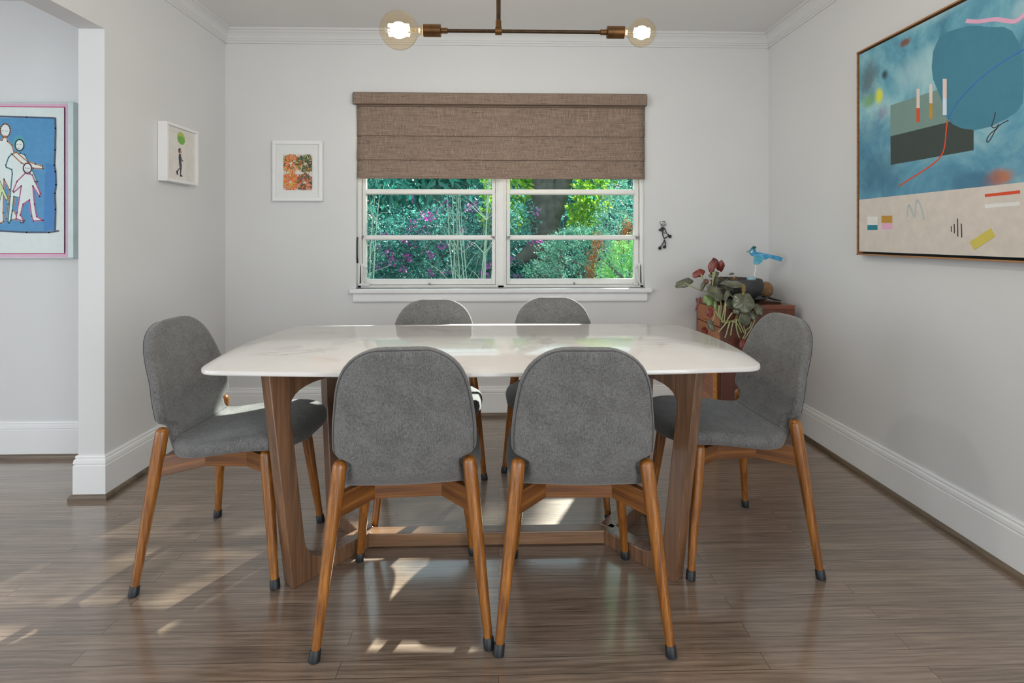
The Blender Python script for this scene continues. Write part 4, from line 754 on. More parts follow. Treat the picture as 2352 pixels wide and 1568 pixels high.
# small box frames
def box_frame(name, loc, ax, w, h, depth, fw, mats_, build, label):
    """ax 'left': hangs on the left wall facing +x ; 'back': hangs on the back wall facing -y"""
    T = empty(name, loc, label=label, cat='picture', group=None)
    f = (lambda u, v, d: (d, u, v)) if ax == 'left' else (lambda u, v, d: (u, -d, v))
    m = MB()
    def bx(u0, u1, v0, v1, d0, d1): m.prism([(u0, v0), (u1, v0), (u1, v1), (u0, v1)], f, d0, d1)
    bx(0, w, 0, fw, 0.002, depth); bx(0, w, h-fw, h, 0.002, depth); bx(0, fw, fw, h-fw, 0.002, depth); bx(w-fw, w, fw, h-fw, 0.002, depth)
    m.build('frame', M['frame_white'], T, bevel=.0012)
    m = MB(); build(m, f); m.build('print', mats_, T, fix=False)
    g = MB(); g.prism([(fw-.001, fw-.001), (w-fw+.001, fw-.001), (w-fw+.001, h-fw+.001), (fw-.001, h-fw+.001)], f, depth-.008, depth-.0065)
    g.build('glass', M['picture_glass'], T)
    return T
BC = ['paper', 'lime', 'green', 'navy', 'hair', 'skin', 'shoe', 'rule', 'side']
BH = {'paper': '#e6e2dc', 'lime': '#a9c24f', 'green': '#6dac3f', 'navy': '#2b2c40', 'hair': '#35201d', 'skin': '#c08864', 'shoe': '#17171b', 'rule': '#cfb9b5', 'side': '#a5714e'}
def balloon(m, f):
    d = .036
    m.add([f(.014, .014, d), f(.268, .014, d), f(.268, .291, d), f(.014, .291, d)], [(0, 1, 2, 3)], 0)
    m.add([f(.018, .266, d+.0002), f(.262, .266, d+.0002), f(.262, .2672, d+.0002), f(.018, .2672, d+.0002)], [(0, 1, 2, 3)], 7)
    for i in range(16):
        u = .03+i*.0145; m.add([f(u, .02, d+.0001), f(u+.0009, .02, d+.0001), f(u+.0009, .285, d+.0001), f(u, .285, d+.0001)], [(0, 1, 2, 3)], 7)
    m.add([f(.266, .016, d), f(.266, .016, d+.012), f(.266, .289, d+.012), f(.266, .289, d)], [(0, 1, 2, 3)], 8)
    lay = d+.0004
    for c, pts in BALLOON_SHAPES:
        m.add([f(u, v, lay) for u, v in pts], [tuple(range(len(pts)))], BC.index(c)); lay += .0001
box_frame('framed_balloon_picture', (XL, 2.7055, 1.4395), 'left', .280, .304, .05, .0145, [paint('drawing_'+c, BH[c]) for c in BC], balloon,
          'small white box frame with man walking beneath a green balloon')
FC = ['mat', 'cream', 'o1', 'o2', 'g1', 'g2', 'y', 'p', 'b']
FH = {'mat': '#e2e2e1', 'cream': '#d8d2c6', 'o1': '#ec7722', 'o2': '#d25c22', 'g1': '#2f5a41', 'g2': '#223f3c', 'y': '#b9c04a', 'p': '#d9a184', 'b': '#6b4e3c'}
def flowers(m, f):
    d = .020
    m.add([f(.015, .018, d), f(.297, .018, d), f(.297, .36, d), f(.015, .36, d)], [(0, 1, 2, 3)], 0)
    u0, u1, v0, v1 = .0655, .2475, .0685, .297
    d += .0006; m.add([f(u0, v0, d), f(u1, v0, d), f(u1, v1, d), f(u0, v1, d)], [(0, 1, 2, 3)], 1)
    rnd = random.Random(3); lay = d+.0002
    for cu, cv, rr, pal in ((.112, .239, .066, 'o1 o1 o2 g1 g2 y p o1'), (.205, .237, .063, 'g1 g2 g1 y g2 o1 g1'), (.110, .120, .066, 'o1 o2 o1 y o1 p o2'), (.203, .117, .064, 'o2 g2 b p b o1 g1 b')):
        pal = pal.split()
        for k in range(430):
            a = rnd.uniform(0, 6.283); r0 = rnd.uniform(.005, rr*.8); r1 = min(rr*rnd.uniform(.8, 1.1), r0+rnd.uniform(.012, .03)); w = rnd.uniform(.0014, .0040)
            ca, sa = math.cos(a), math.sin(a); P4 = []
            for r, s in ((r0, 0), ((r0+r1)/2, 1), (r1, 0), ((r0+r1)/2, -1)):
                u = cu+ca*r-sa*w*s; v = cv+sa*r+ca*w*s
                P4.append((min(u1, max(u0, u)), min(v1, max(v0, v))))
            m.add([f(u, v, lay) for u, v in P4], [(0, 1, 2, 3)], FC.index(rnd.choice(pal))); lay += 2e-6
box_frame('framed_flower_print', (-1.429, D, 1.381), 'back', .313, .381, .032, .0215, [paint('flower_'+c, FH[c], .6, .01 if c == 'mat' else .12) for c in FC], flowers,
          'small white framed print of four orange and green flower bursts')

# ------------------------------------------------------------------ metal figure on the wall
def near(k, i=0): q = FIG[k][i]; return (q[0], q[1]-D, q[2])
FG = empty('hanging_metal_figure', (0, D, 0), label='little grey metal stick figure with round eyes hung beside the window', cat='figure')
def ft(name, pts, r, mat, parent=None, **k):
    m = MB(); m.tube([(q[0], q[1]-D, q[2]) for q in pts], r, 8); return m.build(name, mat, parent or FG, smooth=True)
m = MB(); m.prism([(q[0], q[2]) for q in FIG['head']], lambda u, v, d: (u, -d, v), .010, .014); hd = m.build('head', plain('grey_sheet_metal', '#777777', .5, var=.1), FG)
m = MB()
for q in FIG['eye']: m.ball((q[0], -.0155, q[2]), (.0075, .003, .0075), n=14, m=8)
ey = m.build('eyes', plain('eye_white', '#e4e4e2', .3), hd, smooth=True)
m = MB()
for q in FIG['pupil']: m.ball((q[0], -.0180, q[2]), (.0033, .0016, .0033), n=10, m=6)
m.build('pupils', M['black'], ey, smooth=True)
m = MB(); m.prism([(q[0], q[2]) for q in FIG['torso']], lambda u, v, d: (u, -d, v), .008, .012); m.build('torso', M['metal_dark'], FG)
ft('spine', FIG['spine'], .0032, M['metal_dark']); ft('arm', FIG['arm'], .0032, M['metal_dark']); ft('arm', FIG['arm2'], .0032, M['metal_dark'])
ft('rod', FIG['stick'], .0036, M['metal_dark']); ft('leg', FIG['leg1'], .0036, M['metal_dark']); ft('leg', FIG['leg2'], .0036, M['metal_dark'])
for k in ('nut', 'foot1', 'foot2'):
    m = MB(); x, y, z = near(k); m.lathe([(.004, -.005), (.0105, -.005), (.0105, .005), (.004, .005)], 6, M=Matrix.Translation((x, -.011, z)) @ Matrix.Rotation(R(70), 4, 'X'))
    m.build('foot' if 'foot' in k else 'hand', M['metal_dark'], FG)

# ------------------------------------------------------------------ teak cabinet in the corner
CX0, CX1, CY0, CY1, CZ = 1.274, 1.700, 2.957, 3.334, .760
CB = empty('teak_cabinet', ((CX0+CX1)/2, (CY0+CY1)/2, 0), label='small dark teak cabinet with drawers in the corner under the plant', cat='cabinet')
w2, d2 = (CX1-CX0)/2, (CY1-CY0)/2
MB().box((-w2-.004, -d2-.004, CZ-.024), (w2, d2, CZ)).build('top', M['teak'], CB, bevel=.002)
m = MB(); m.box((-w2+.002, -d2, .12), (w2, -d2+.018, CZ-.024)); m.box((-w2+.002, d2-.018, .12), (w2, d2, CZ-.024)); m.box((w2-.012, -d2+.018, .12), (w2, d2-.018, CZ-.024)); m.box((-w2+.02, -d2+.018, .12), (w2-.012, d2-.018, .14))
m.box((-w2+.02, -d2+.018, .392), (w2-.012, d2-.018, .404)); m.build('carcass', M['teak_side'], CB)
for z0, z1 in ((.632, .733), (.520, .628), (.406, .516)):
    m = MB(); m.box((-w2-.001, -d2+.0195, z0), (-w2+.018, d2-.0195, z1)); o = m.build('drawer', M['teak_front_lit'], CB, bevel=.003)
    g = MB(); g.box((-w2-.014, -.06, z0+.004), (-w2, .06, z0+.016)); g.build('drawer_lip', M['teak_front_lit'], o, bevel=.004)
m = MB(); m.box((-w2-.001, -d2+.085, .142), (-w2+.018, d2-.0195, .392)); o = m.build('door', M['teak_front_lit'], CB, bevel=.003)
m = MB(); m.box((-w2-.001, -d2+.0195, .142), (-w2+.016, -d2+.055, .392)); m.build('door_stile', M['teak_side'], CB)
m = MB(); m.box((-w2-.018, -d2+.050, .15), (-w2+.004, -d2+.080, .385)); m.build('door_handle', M['bamboo'], o, bevel=.006)
for sx in (-1, 1):
    for sy in (-1, 1):
        m = MB(); m.tube([(sx*(w2-.035), sy*(d2-.035), 0), (sx*(w2-.04), sy*(d2-.04), .12)], [.012, .018], 12); m.build('leg', M['teak_side'], CB, smooth=True, angle=60)

# saucer, pot, plant
PX, PY = 1.452, 3.14
m = MB(); m.lathe([(0, .004), (.095, .004), (.10, 0), (.11, .002), (.158, .026), (.162, .031), (.158, .033), (.148, .028), (.105, .010), (0, .010)], 48)
o = m.build('plant_saucer', plain('black_saucer', '#1c1c1d', .4), smooth=True, angle=40); o.location = (PX+.005, PY-.005, CZ+.001); tag(o, 'shallow black saucer under the dark plant bowl on the cabinet', 'saucer')
PL = empty('potted_begonia', (PX, PY, CZ+.0125), label='round dark bowl of trailing begonia with green and red leaves on the cabinet', cat='plant')
m = MB(); m.lathe([(0, 0), (.075, 0), (.092, .006), (.125, .035), (.143, .068), (.146, .095), (.139, .120), (.136, .127), (.131, .128), (.127, .122), (.126, .095), (.0, .092)], 56)
m.build('bowl', plain('charcoal_ceramic', '#38393b', .55, var=.12, vscale=40, bump=.15), PL, smooth=True, angle=50)
rnd = random.Random(11)
m = MB()
for i in range(150):
    a = rnd.uniform(0, 6.28); r = .118*math.sqrt(rnd.random()); z = .098+rnd.uniform(0, .022)*(1-r/.16)
    w, h, t = rnd.uniform(.008, .028), rnd.uniform(.006, .013), rnd.uniform(.002, .006)
    m.box((-w/2, -h/2, -t/2), (w/2, h/2, t/2), rnd.choice((0, 0, 1, 2)), Matrix.Translation((r*math.cos(a), r*math.sin(a), z)) @ Matrix.Rotation(rnd.uniform(0, 6), 4, 'Z') @ Matrix.Rotation(rnd.uniform(-.8, .8), 4, 'X') @ Matrix.Rotation(rnd.uniform(-.8, .8), 4, 'Y'))
o = m.build('bark_chips', [plain('bark_brown', '#6e4528', .8, var=.3, vscale=60), plain('bark_light', '#96683f', .8, var=.3, vscale=60), plain('bark_dark', '#3d281a', .85, var=.3, vscale=60)], PL); o['kind'] = 'stuff'
m = MB(); rr = random.Random(21)
for i in range(230):
    a = R(rr.uniform(135, 245)); r = rr.uniform(.115, .150); z = rr.uniform(.085, .135)-(r-.12)*.9
    c = Vector((r*math.cos(a), r*math.sin(a), z)); d = Vector((rr.uniform(-1, 1), rr.uniform(-1, 1), rr.uniform(-1, .5)))*.016
    m.tube([c-d, c+Vector((rr.uniform(-.006, .006), rr.uniform(-.006, .006), .004)), c+d], [.0018, rr.uniform(.002, .0045), .0012], 5, rr.choice((0, 0, 1, 1, 2)))
o = m.build('root_mass', [plain('root_brown', '#7c5434', .85, var=.3, vscale=60), plain('moss_olive', '#7d7044', .9, var=.3, vscale=60), plain('root_dark', '#33241a', .9, var=.3, vscale=60)], PL, fix=False); o['kind'] = 'stuff'
def begonia(name, dark, light, vein, rough=.3, lines=True):
    t = NT(name); tc = t.n.new('ShaderNodeTexCoord'); sp = t.n.new('ShaderNodeSeparateXYZ'); t.link(tc.outputs['UV'], sp.inputs[0])
    u = t.math('SUBTRACT', sp.outputs['X'], .5); v = t.math('SUBTRACT', sp.outputs['Y'], .5)
    rr = t.math('MULTIPLY', t.math('SQRT', t.math('ADD', t.math('MULTIPLY', u, u), t.math('MULTIPLY', v, v))), 2)
    an = t.math('ARCTAN2', v, u)
    ve = t.math('ABSOLUTE', t.math('SINE', t.math('MULTIPLY', an, 4.5)))
    ve = t.math('MULTIPLY', t.math('SUBTRACT', 1, t.math('MULTIPLY', ve, t.math('ADD', 2.2, t.math('MULTIPLY', rr, 9)))), 1, True)
    ve = t.math('MULTIPLY', ve, t.math('SUBTRACT', 1.0, t.math('MULTIPLY', rr, 1.1 if lines else 1.7), True), True)
    n = t.noise(t.coords((1,1,1)), 22, 4)
    c = t.ramp(n, [(.3, srgb(dark)), (.7, srgb(light))])
    t.base(t.mix(ve, c, srgb(vein))); t.set(Roughness=rough); t.b.inputs['Coat Weight'].default_value = .25; t.b.inputs['Coat Roughness'].default_value = .15
    return t.m
LM = [begonia('begonia_leaf', '#3a4033', '#6b6b56', '#c6cc90', .24), begonia('begonia_underside', '#551812', '#8a2d20', '#c99a86', .4), begonia('begonia_young_leaf', '#55703a', '#86a060', '#c6d39b', .35)]
def leaf(center, a, b, ang, kind, tilt, seed):
    """peltate leaf: rounded lobed blade, slightly cupped, with a thickness; turned towards the room"""
    rr = random.Random(seed); n = 40; rings_ = 6
    ph = rr.uniform(0, 6); top = 1 if kind == 'under' else (2 if kind == 'bright' else 0); bot = 0 if kind == 'under' else 1
    ca, sa = math.cos(R(ang)), math.sin(R(ang)); cu = rr.uniform(.10, .2)
    right = Vector((1, .0, 0)); up = Vector((0, math.sin(tilt*1.2), math.cos(tilt*1.2))).normalized(); nrm = right.cross(up).normalized()
    # wide leaves seen nearly edge-on keep their real depth
    yaw = rr.uniform(-.35, .35); Rz = Matrix.Rotation(yaw, 3, 'Z')
    vs = [[], []]; uv = []
    stretch = 1/max(.35, math.cos(tilt*1.2))
    for k in range(rings_+1):
        t = k/rings_
        for j in range(n):
            q = 2*math.pi*j/n
            rad = 1+.05*math.sin(5*q+ph)+.03*math.sin(9*q+2*ph)-.16*math.exp(-((q-4.4)/.28)**2)
            x0, y0 = rad*t*math.cos(q)*a, rad*t*math.sin(q)*b
            x = x0*ca+y0*sa; y = (-x0*sa+y0*ca)*1.0
            z = max(a, b)*(cu*t*t + .05*t*math.sin(4.5*q)*t - .03)
            p = Vector(center) + Rz @ (right*x + up*(y*stretch)) - nrm*(-z)*-1*(1 if kind != 'under' else 1)
            for s in (0, 1): vs[s].append(p + nrm*(.0007 if s == 0 else -.0007))
            uv.append((.5+.5*t*math.cos(q), .5+.5*t*math.sin(q)))
    m = MB(); N = len(vs[0])
    fs = []; mi = []
    for k in range(rings_):
        for j in range(n):
            a1, b1, c1, d1 = k*n+j, k*n+(j+1) % n, (k+1)*n+(j+1) % n, (k+1)*n+j
            fs.append((a1, b1, c1, d1)); mi.append(top); fs.append((N+a1, N+d1, N+c1, N+b1)); mi.append(bot)
    for j in range(n):
        k0 = rings_*n; fs.append((k0+j, k0+(j+1) % n, N+k0+(j+1) % n, N+k0+j)); mi.append(top)
    m.v = [tuple(p - Vector((PX, PY, CZ+.0125))) for p in vs[0]+vs[1]]; m.f = fs; m.m = mi
    o = m.build('leaf', LM, PL, smooth=True, fix=False, angle=180)
    me = o.data; ul = me.uv_layers.new(name='UVMap'); UV = uv+uv
    for lp in me.loops: ul.data[lp.index].uv = UV[lp.vertex_index]
    return o
for i, (c, a, b, ang, kind, tl) in enumerate(LEAVES):
    o = leaf(c, a, b, ang, kind, tl, 40+i)
    if kind == 'under': o['label'] = 'leaf showing its red underside'
stemmat = plain('pale_green_stem', '#a3a878', .45, var=.15, vscale=30)
for i, pts in enumerate(STEMS):
    q = [tuple(Vector(p)-Vector((PX, PY, CZ+.0125))) for p in spline(pts, 14)]
    m = MB(); m.tube(q, [.0042-.0014*k/13 for k in range(14)], 8); m.build('stem', stemmat, PL, smooth=True)
q = [tuple(Vector(p)-Vector((PX, PY, CZ+.0125))) for p in spline(RHIZOME, 26)]
m = MB(); rr = random.Random(5); m.tube(q, [.010+rr.uniform(-.002, .003) for _ in q], 9); m.build('trailing_rhizome', plain('rhizome_brown', '#7d6a42', .7, var=.35, vscale=60), PL, smooth=True)
# the painted bird card on its stick, stuck in the bowl
BD = empty('bird_on_stick', (1.54, 3.13, .89), label='painted blue paper bird with crest on a thin white stick in the plant bowl', cat='ornament')
def cut(pts, d0, d1, mat, name, par):
    m = MB(); m.prism([(x-1.54, z-.89) for x, z in pts], lambda u, v, d: (u, -d, v), d0, d1); return m.build(name, mat, par)
def brushed(name, a, b, c):
    t = NT(name); v = t.coords((3, 3, 9)); n = t.noise(v, 9, 5, .6, .5)
    t.base(t.ramp(n, [(.3, srgb(a)), (.5, srgb(b)), (.72, srgb(c))])); t.set(Roughness=.6); return t.m
bb = cut(BIRD_BODY, -.0015, .0015, brushed('blue_felt_pen', '#2a76a8', '#3d97c6', '#7fb8cf'), 'body', BD)
cut(BIRD_WING, .0015, .004, brushed('blue_green_felt_pen', '#2d6a55', '#4fa9c6', '#8cc3cf'), 'wing', BD)
cut(BIRD_CREST, -.001, .001, brushed('green_felt_pen', '#1f4a4e', '#2f6a6c', '#5d8c8d'), 'crest', BD)
cut(BIRD_BEAK, -.001, .001, plain('beak_yellow', '#a8914e', .6), 'beak', BD)
ey = cut(BIRD_EYE, .0015, .0025, plain('eye_paper', '#e4e6e4', .6), 'eye', BD); cut(BIRD_PUPIL, .0025, .0032, M['black'], 'pupil', ey)
a, b = [Vector(p) for p in BIRD_STICK]
o3 = Vector((1.54, 3.13, .89)); m = MB(); m.tube([a-o3+Vector((0, .003, -.02)), b-o3+Vector((0, .0052, .0))], .0036, 8); m.build('stick', plain('white_stick', '#e0dcd6', .5), BD, smooth=True)
m = MB(); m.ball((0, 0, 0), (.027, .022, .017), n=16, m=10)
o = m.build('pebble', brushed('blue_pebble', '#7ba0b4', '#9cbcc8', '#b9cfd4'), smooth=True); o.location = (1.512, 3.085, .902); tag(o, 'pale blue pebble lying on the bark by the bowl rim', 'pebble')
# slate tile and the brown seed pod behind the bowl
m = MB(); m.prism([(-.050, -.055), (.012, -.06), (.056, .012), (.03, .06), (-.045, .05)], lambda u, v, d: (u, v, d), 0, .006)
o = m.build('slate_tile', plain('dark_slate', '#4c4947', .55, var=.2, vscale=30), bevel=.001); o.location = (1.650, 3.095, CZ+.0175); o.rotation_euler = (0, .28, .1)
tag(o, 'thin dark slate tile propped on the saucer rim on the cabinet', 'tile')
m = MB(); m.ball((0, 0, 0), (.046, .046, .052), n=28, m=20)
rr = random.Random(2); m.v = [tuple(Vector(p)*(1+rr.uniform(-.035, .035))) for p in m.v]
o = m.build('seed_pod', plain('rough_brown_husk', '#8d6a4a', .9, var=.45, vscale=90, bump=.6), smooth=True, weld=.0005); o.location = (1.672, 3.235, CZ+.060); o.rotation_euler = (0, .35, 0)
tag(o, 'rough brown seed pod resting on the cabinet behind the dark bowl', 'seed pod')
# ------------------------------------------------------------------ garden
GZ = -.7
o = MB().box((-14, D+.2, GZ-.1), (16, 22, GZ)).build('garden_ground', plain('garden_soil', '#4a5a3a', .9, var=.4, vscale=2)); o['kind'] = 'structure'
def quad_leaf(m, p, d, s, w, rnd, mi=0):
    """folded pointed leaf: two triangles sharing the midrib"""
    d = d.normalized(); sd = d.cross(Vector((rnd.uniform(-1, 1), rnd.uniform(-1, 1), rnd.uniform(-.2, 1.2)))).normalized()
    nn = d.cross(sd)
    m.add([p, p+d*s*.5+sd*w+nn*w*.3, p+d*s, p+d*s*.5-sd*w+nn*w*.3], [(0, 1, 2), (0, 2, 3)], mi)
def cluster(m, c, r, n, s, w, rnd, droop=.0, mats=(0,)):
    for i in range(n):
        while True:
            q = Vector((rnd.uniform(-1, 1), rnd.uniform(-1, 1), rnd.uniform(-1, 1)))
            if q.length < 1: break
        q = q.normalized()*(q.length**.6)
        p = Vector(c)+Vector((q.x*r[0], q.y*r[1], q.z*r[2]))
        d = q*.6+Vector((rnd.uniform(-1, 1), rnd.uniform(-1, 1), rnd.uniform(-.7, .7)-droop))
        k = rnd.uniform(.7, 1.25)
        quad_leaf(m, p, d, s*k, w*k, rnd, rnd.choice(mats))
def sprig(m, p, d, L, n, s, w, rnd, mi=0):
    """feathery conifer spray: short needles along a twig"""
    d = d.normalized(); a = d.orthogonal().normalized(); b = d.cross(a)
    for i in range(n):
        t = i/n; q = rnd.uniform(0, 6.28); e = (d*.7+(a*math.cos(q)+b*math.sin(q))*.7)
        quad_leaf(m, p+d*(L*t), e, s*(1.1-.6*t), w, rnd, mi)
LFM = dict(
 azalea=leaf_mat('azalea_leaves', '#1e5f58', '#63aaa0', .4), oak=leaf_mat('oak_leaves', '#1c5a55', '#3f9a86', .45), lime=leaf_mat('yellow_green_leaves', '#4d9a2c', '#b4d24c', .6),
 conifer=leaf_mat('juniper_needles', '#2f7d6c', '#8cc4a6', .35), cyp=leaf_mat('bright_cypress', '#4fa648', '#9cd07c', .45), rust=leaf_mat('rusty_sprays', '#7a4226', '#b87340', .4),
 back=leaf_mat('back_foliage', '#1b5a56', '#4a988a', .5), flower=leaf_mat('magenta_petals', '#a83ca0', '#d97ccb', .5))
bark = plain('grey_bark', '#54504a', .9, var=.4, vscale=9, bump=.6); palebark = plain('pale_bark', '#8fa594', .8, var=.2, vscale=20)
def shrub(name, x, y, label, cat, build, group=None):
    rnd = random.Random(int((x*31+y*17)*100) & 0xffff)
    T = empty(name, (x, y, GZ), label=label, cat=cat, group=group); build(T, rnd); return T
def bushy(rx, ry, h, n, s, w, mats, stems=5, balls=26, flowers=0, stemmat=None, low=.15):
    def f(T, rnd):
        m = MB()
        for k in range(balls):
            a = rnd.uniform(0, 6.28); rr = math.sqrt(rnd.random()); z = h*(low+(1-low)*rnd.random()**.8)
            sh = math.sqrt(max(.15, 1-(z/h-.35)**2*.9))
            c = (math.cos(a)*rr*rx*sh, math.sin(a)*rr*ry*sh, z)
            q = rnd.uniform(.28, .5)
            cluster(m, c, (q*rx*.75, q*ry*.75, q*h*.32), n//balls, s, w, rnd, .2)
        m.build('foliage', [LFM[mats]], T, fix=False)
        st = MB()
        for k in range(stems):
            a = rnd.uniform(0, 6.28); b = rnd.uniform(.3, .9); st.tube([(math.cos(a)*.06, math.sin(a)*.06, 0), (math.cos(a)*rx*.3*b, math.sin(a)*ry*.3*b, h*.4), (math.cos(a+.3)*rx*.6*b, math.sin(a+.3)*ry*.6*b, h*.85)], [.02, .014, .005], 6)
        st.build('branches', stemmat or bark, T, smooth=True)
        if flowers:
            fl = MB()
            for k in range(flowers):
                a = rnd.uniform(0, 6.28); rr = rnd.uniform(.6, 1.1); z = h*rnd.uniform(.35, .95)
                cluster(fl, (math.cos(a)*rr*rx, math.sin(a)*rr*ry, z), (.05, .05, .05), 16, .05, .018, rnd)
            fl.build('flowers', [LFM['flower']], T, fix=False)
    return f
def backing_slope():
    xs = [-14+i*1.5 for i in range(21)]; prof = [(9.6, GZ), (11.2, -.2), (13, .9), (15, 2.8), (17, 4.6), (19, 5.2)]
    m = MB(); rnd = random.Random(4)
    vs = [(x, y+rnd.uniform(-.3, .3), z+rnd.uniform(-.2, .2)*(j > 0)) for j, (y, z) in enumerate(prof) for x in xs]; n = len(xs)
    m.add(vs, [(j*n+i, j*n+i+1, (j+1)*n+i+1, (j+1)*n+i) for j in range(len(prof)-1) for i in range(n-1)])
    o = m.build('garden_backing', plain('shaded_undergrowth', '#123a36', .9, var=.5, vscale=5), smooth=True, fix=False); o['kind'] = 'structure'  # added backing; its dark colour stands for shade between the leaves
backing_slope()
GT = 'dense shrubs at the far side of the garden'
for x, y, rx, h in ((-5.2, 12.0, 2.3, 4.6), (-1.6, 12.4, 2.4, 4.9), (2.1, 12.2, 2.4, 4.7), (5.6, 12.2, 2.4, 4.8)):
    shrub('garden_shrub', x, y, 'dense blue green shrubs filling the background of the garden', 'shrub', bushy(rx, 1.1, h, 5200, .13, .045, 'back', 5, 40, 0), GT)
shrub('azalea_bush', -2.2, 7.6, 'teal azalea bush with magenta flowers outside the window, behind the outer pane', 'shrub', bushy(1.25, .8, 2.35, 9500, .055, .014, 'azalea', 7, 40, 60, palebark))
shrub('azalea_bush', -.55, 7.9, 'teal azalea bush with magenta flowers and pale stems outside beside the window mullion', 'shrub', bushy(1.2, .8, 2.5, 9500, .055, .014, 'azalea', 8, 40, 46, palebark))
# slender pale stems in front of the azaleas
def crepe(T, rnd):
    for k in range(9):
        a = rnd.uniform(-1, 1); b = rnd.uniform(-.5, .5); m = MB(); q = []
        for i in range(9):
            t = i/8; q.append((a*.10+a*.42*t+.03*math.sin(6*t+k), b*.12+b*.5*t, 3.3*t))
        m.tube(q, [.010-.007*i/8 for i in range(9)], 7); s_ = m.build('stem', palebark, T, smooth=True)
        tw = MB()
        for j in range(8):
            i = rnd.randint(2, 7); p = Vector(q[i]); d = Vector((rnd.uniform(-1, 1), rnd.uniform(-.8, .4), rnd.uniform(.3, 1))); L = rnd.uniform(.25, .6)
            tw.tube([p, p+d*L*.5+Vector((0, 0, .04)), p+d*L], [.005, .0035, .0015], 5)
        tw.build('twig', palebark, s_)
shrub('slender_tree', -.35, 6.6, 'thin pale many stemmed sapling outside near the window mullion', 'tree', crepe)
shrub('slender_tree', -1.75, 6.5, 'thin pale many stemmed sapling outside at the edge of the window', 'tree', crepe)
# oak bough hanging into the upper part of the view
def bough(cs, n, s, w, mats):
    def f(T, rnd):
        m = MB()
        for c, r in cs: cluster(m, c, r, n, s, w, rnd, .7)
        m.build('foliage', [LFM[k] for k in mats], T, fix=False)
        if len(mats) > 1:
            for i, pl in enumerate(T.children[0].data.polygons): pl.material_index = (i//2) % len(mats)
        b = MB(); b.tube([(0, 0, 0), (.1, .1, 1.6), (.0, 0, 3.4)], [.11, .09, .05], 10)
        for c, r in cs: b.tube([(.0, 0, 2.6), (c[0]*.5, c[1]*.5, 3.1), c], [.04, .025, .008], 6)
        b.build('trunk', bark, T, smooth=True)
    return f
shrub('broadleaf_tree', -3.6, 7.2, 'broad leaved tree whose dark boughs hang over the azaleas outside', 'tree',
      bough([((2.35, -.6, 2.62), (.75, .45, .30)), ((1.55, -.5, 2.35), (.5, .4, .28)), ((2.9, -.4, 2.75), (.5, .4, .22)), ((1.2, -.2, 2.9), (.9, .5, .3)), ((3.3, -.3, 2.95), (.6, .4, .2)), ((.6, -.2, 2.4), (.6, .5, .5))], 420, .15, .036, ['oak']))
def bigtree(T, rnd):
    b = MB(); q = [(.0, 0, -.1), (.02, 0, .8), (-.02, 0, 1.7), (-.12, 0, 2.6), (-.34, .05, 3.7), (-.7, .1, 5.0)]
    b.tube(q, [.42, .30, .27, .26, .22, .16], 18); b.tube([(-.04, 0, 2.0), (.25, .05, 2.8), (.55, .1, 3.9), (.9, .2, 5.0)], [.2, .17, .14, .1], 14)
    b.tube([(-.1, -.05, 1.75), (-.4, -.3, 1.55), (-.6, -.5, 1.45)], [.16, .13, .06], 10)
    b.tube([(.9, .2, 5.0), (1.2, .15, 5.6), (1.6, 0, 6.1)], [.11, .07, .03], 8); b.tube([(1.5, 0, 6.05), (1.9, 0, 6.2), (2.4, 0, 6.2)], [.035, .025, .01], 6); b.build('trunk', bark, T, smooth=True)
    m = MB()
    for c, r in (((.75, -.2, 2.65), (.32, .3, .42)), ((.55, -.3, 2.2), (.25, .25, .3)), ((-.75, -.3, 2.75), (.4, .3, .4)), ((-.8, -.3, 2.2), (.38, .3, .35)), ((1.0, 0, 3.4), (.6, .5, .5)), ((-1.0, 0, 3.5), (.7, .5, .5)), ((1.60, 0, 6.02), (.48, .4, .50)), ((1.45, .1, 6.0), (.4, .4, .45)), ((1.42, 0, 6.28), (.52, .4, .36)), ((2.30, 0, 6.19), (.33, .3, .15)), ((1.15, .1, 6.3), (.4, .4, .6))):  # the highest clusters, out of view, are added to block sun rays
        cluster(m, c, r, 330, .13, .034, rnd, .5)
    m.build('foliage', [LFM['lime']], T, fix=False)
shrub('old_tree', .88, 9.2, 'thick dark tree trunk with yellow green leaves outside the window', 'tree', bigtree)
def conifer(rx, ry, h, n, mats, s=.05, low=.05, up=.5):
    def f(T, rnd):
        m = MB()
        for k in range(n):
            a = rnd.uniform(0, 6.28); z = h*(low+(1-low)*rnd.random()); sh = (1-(z/h)**2.2)**.5+.06; rr = sh*(.55+.5*rnd.random())
            d = Vector((math.cos(a)*.8, math.sin(a)*.8, up+rnd.uniform(-.3, .5)))
            sprig(m, Vector((math.cos(a)*rr*rx, math.sin(a)*rr*ry, z)), d, rnd.uniform(.09, .2), 8, s, s*.16, rnd)
        m.build('foliage', [LFM[mats]], T, fix=False)
        b = MB(); b.tube([(0, 0, 0), (0, 0, h*.9)], [.07, .015], 8)
        for k in range(16):
            a = rnd.uniform(0, 6.28); z = h*rnd.uniform(.1, .8); b.tube([(0, 0, z), (math.cos(a)*rx*.7, math.sin(a)*ry*.7, z+.25)], [.02, .005], 5)
        b.build('trunk', bark, T, smooth=True)
    return f
shrub('juniper', 1.15, 6.9, 'feathery teal juniper filling the lower part of the view by the tree trunk', 'shrub', conifer(.95, .6, 1.92, 2300, 'conifer'))
shrub('juniper', 2.3, 7.3, 'tall feathery pale teal juniper outside at the far edge of the window', 'shrub', conifer(1.0, .7, 3.4, 2700, 'conifer'))
shrub('cypress_shrub', 1.32, 5.2, 'bright green cypress shrub low outside the window corner', 'shrub', conifer(.42, .35, 1.75, 1100, 'cyp', .04, .3, .9))
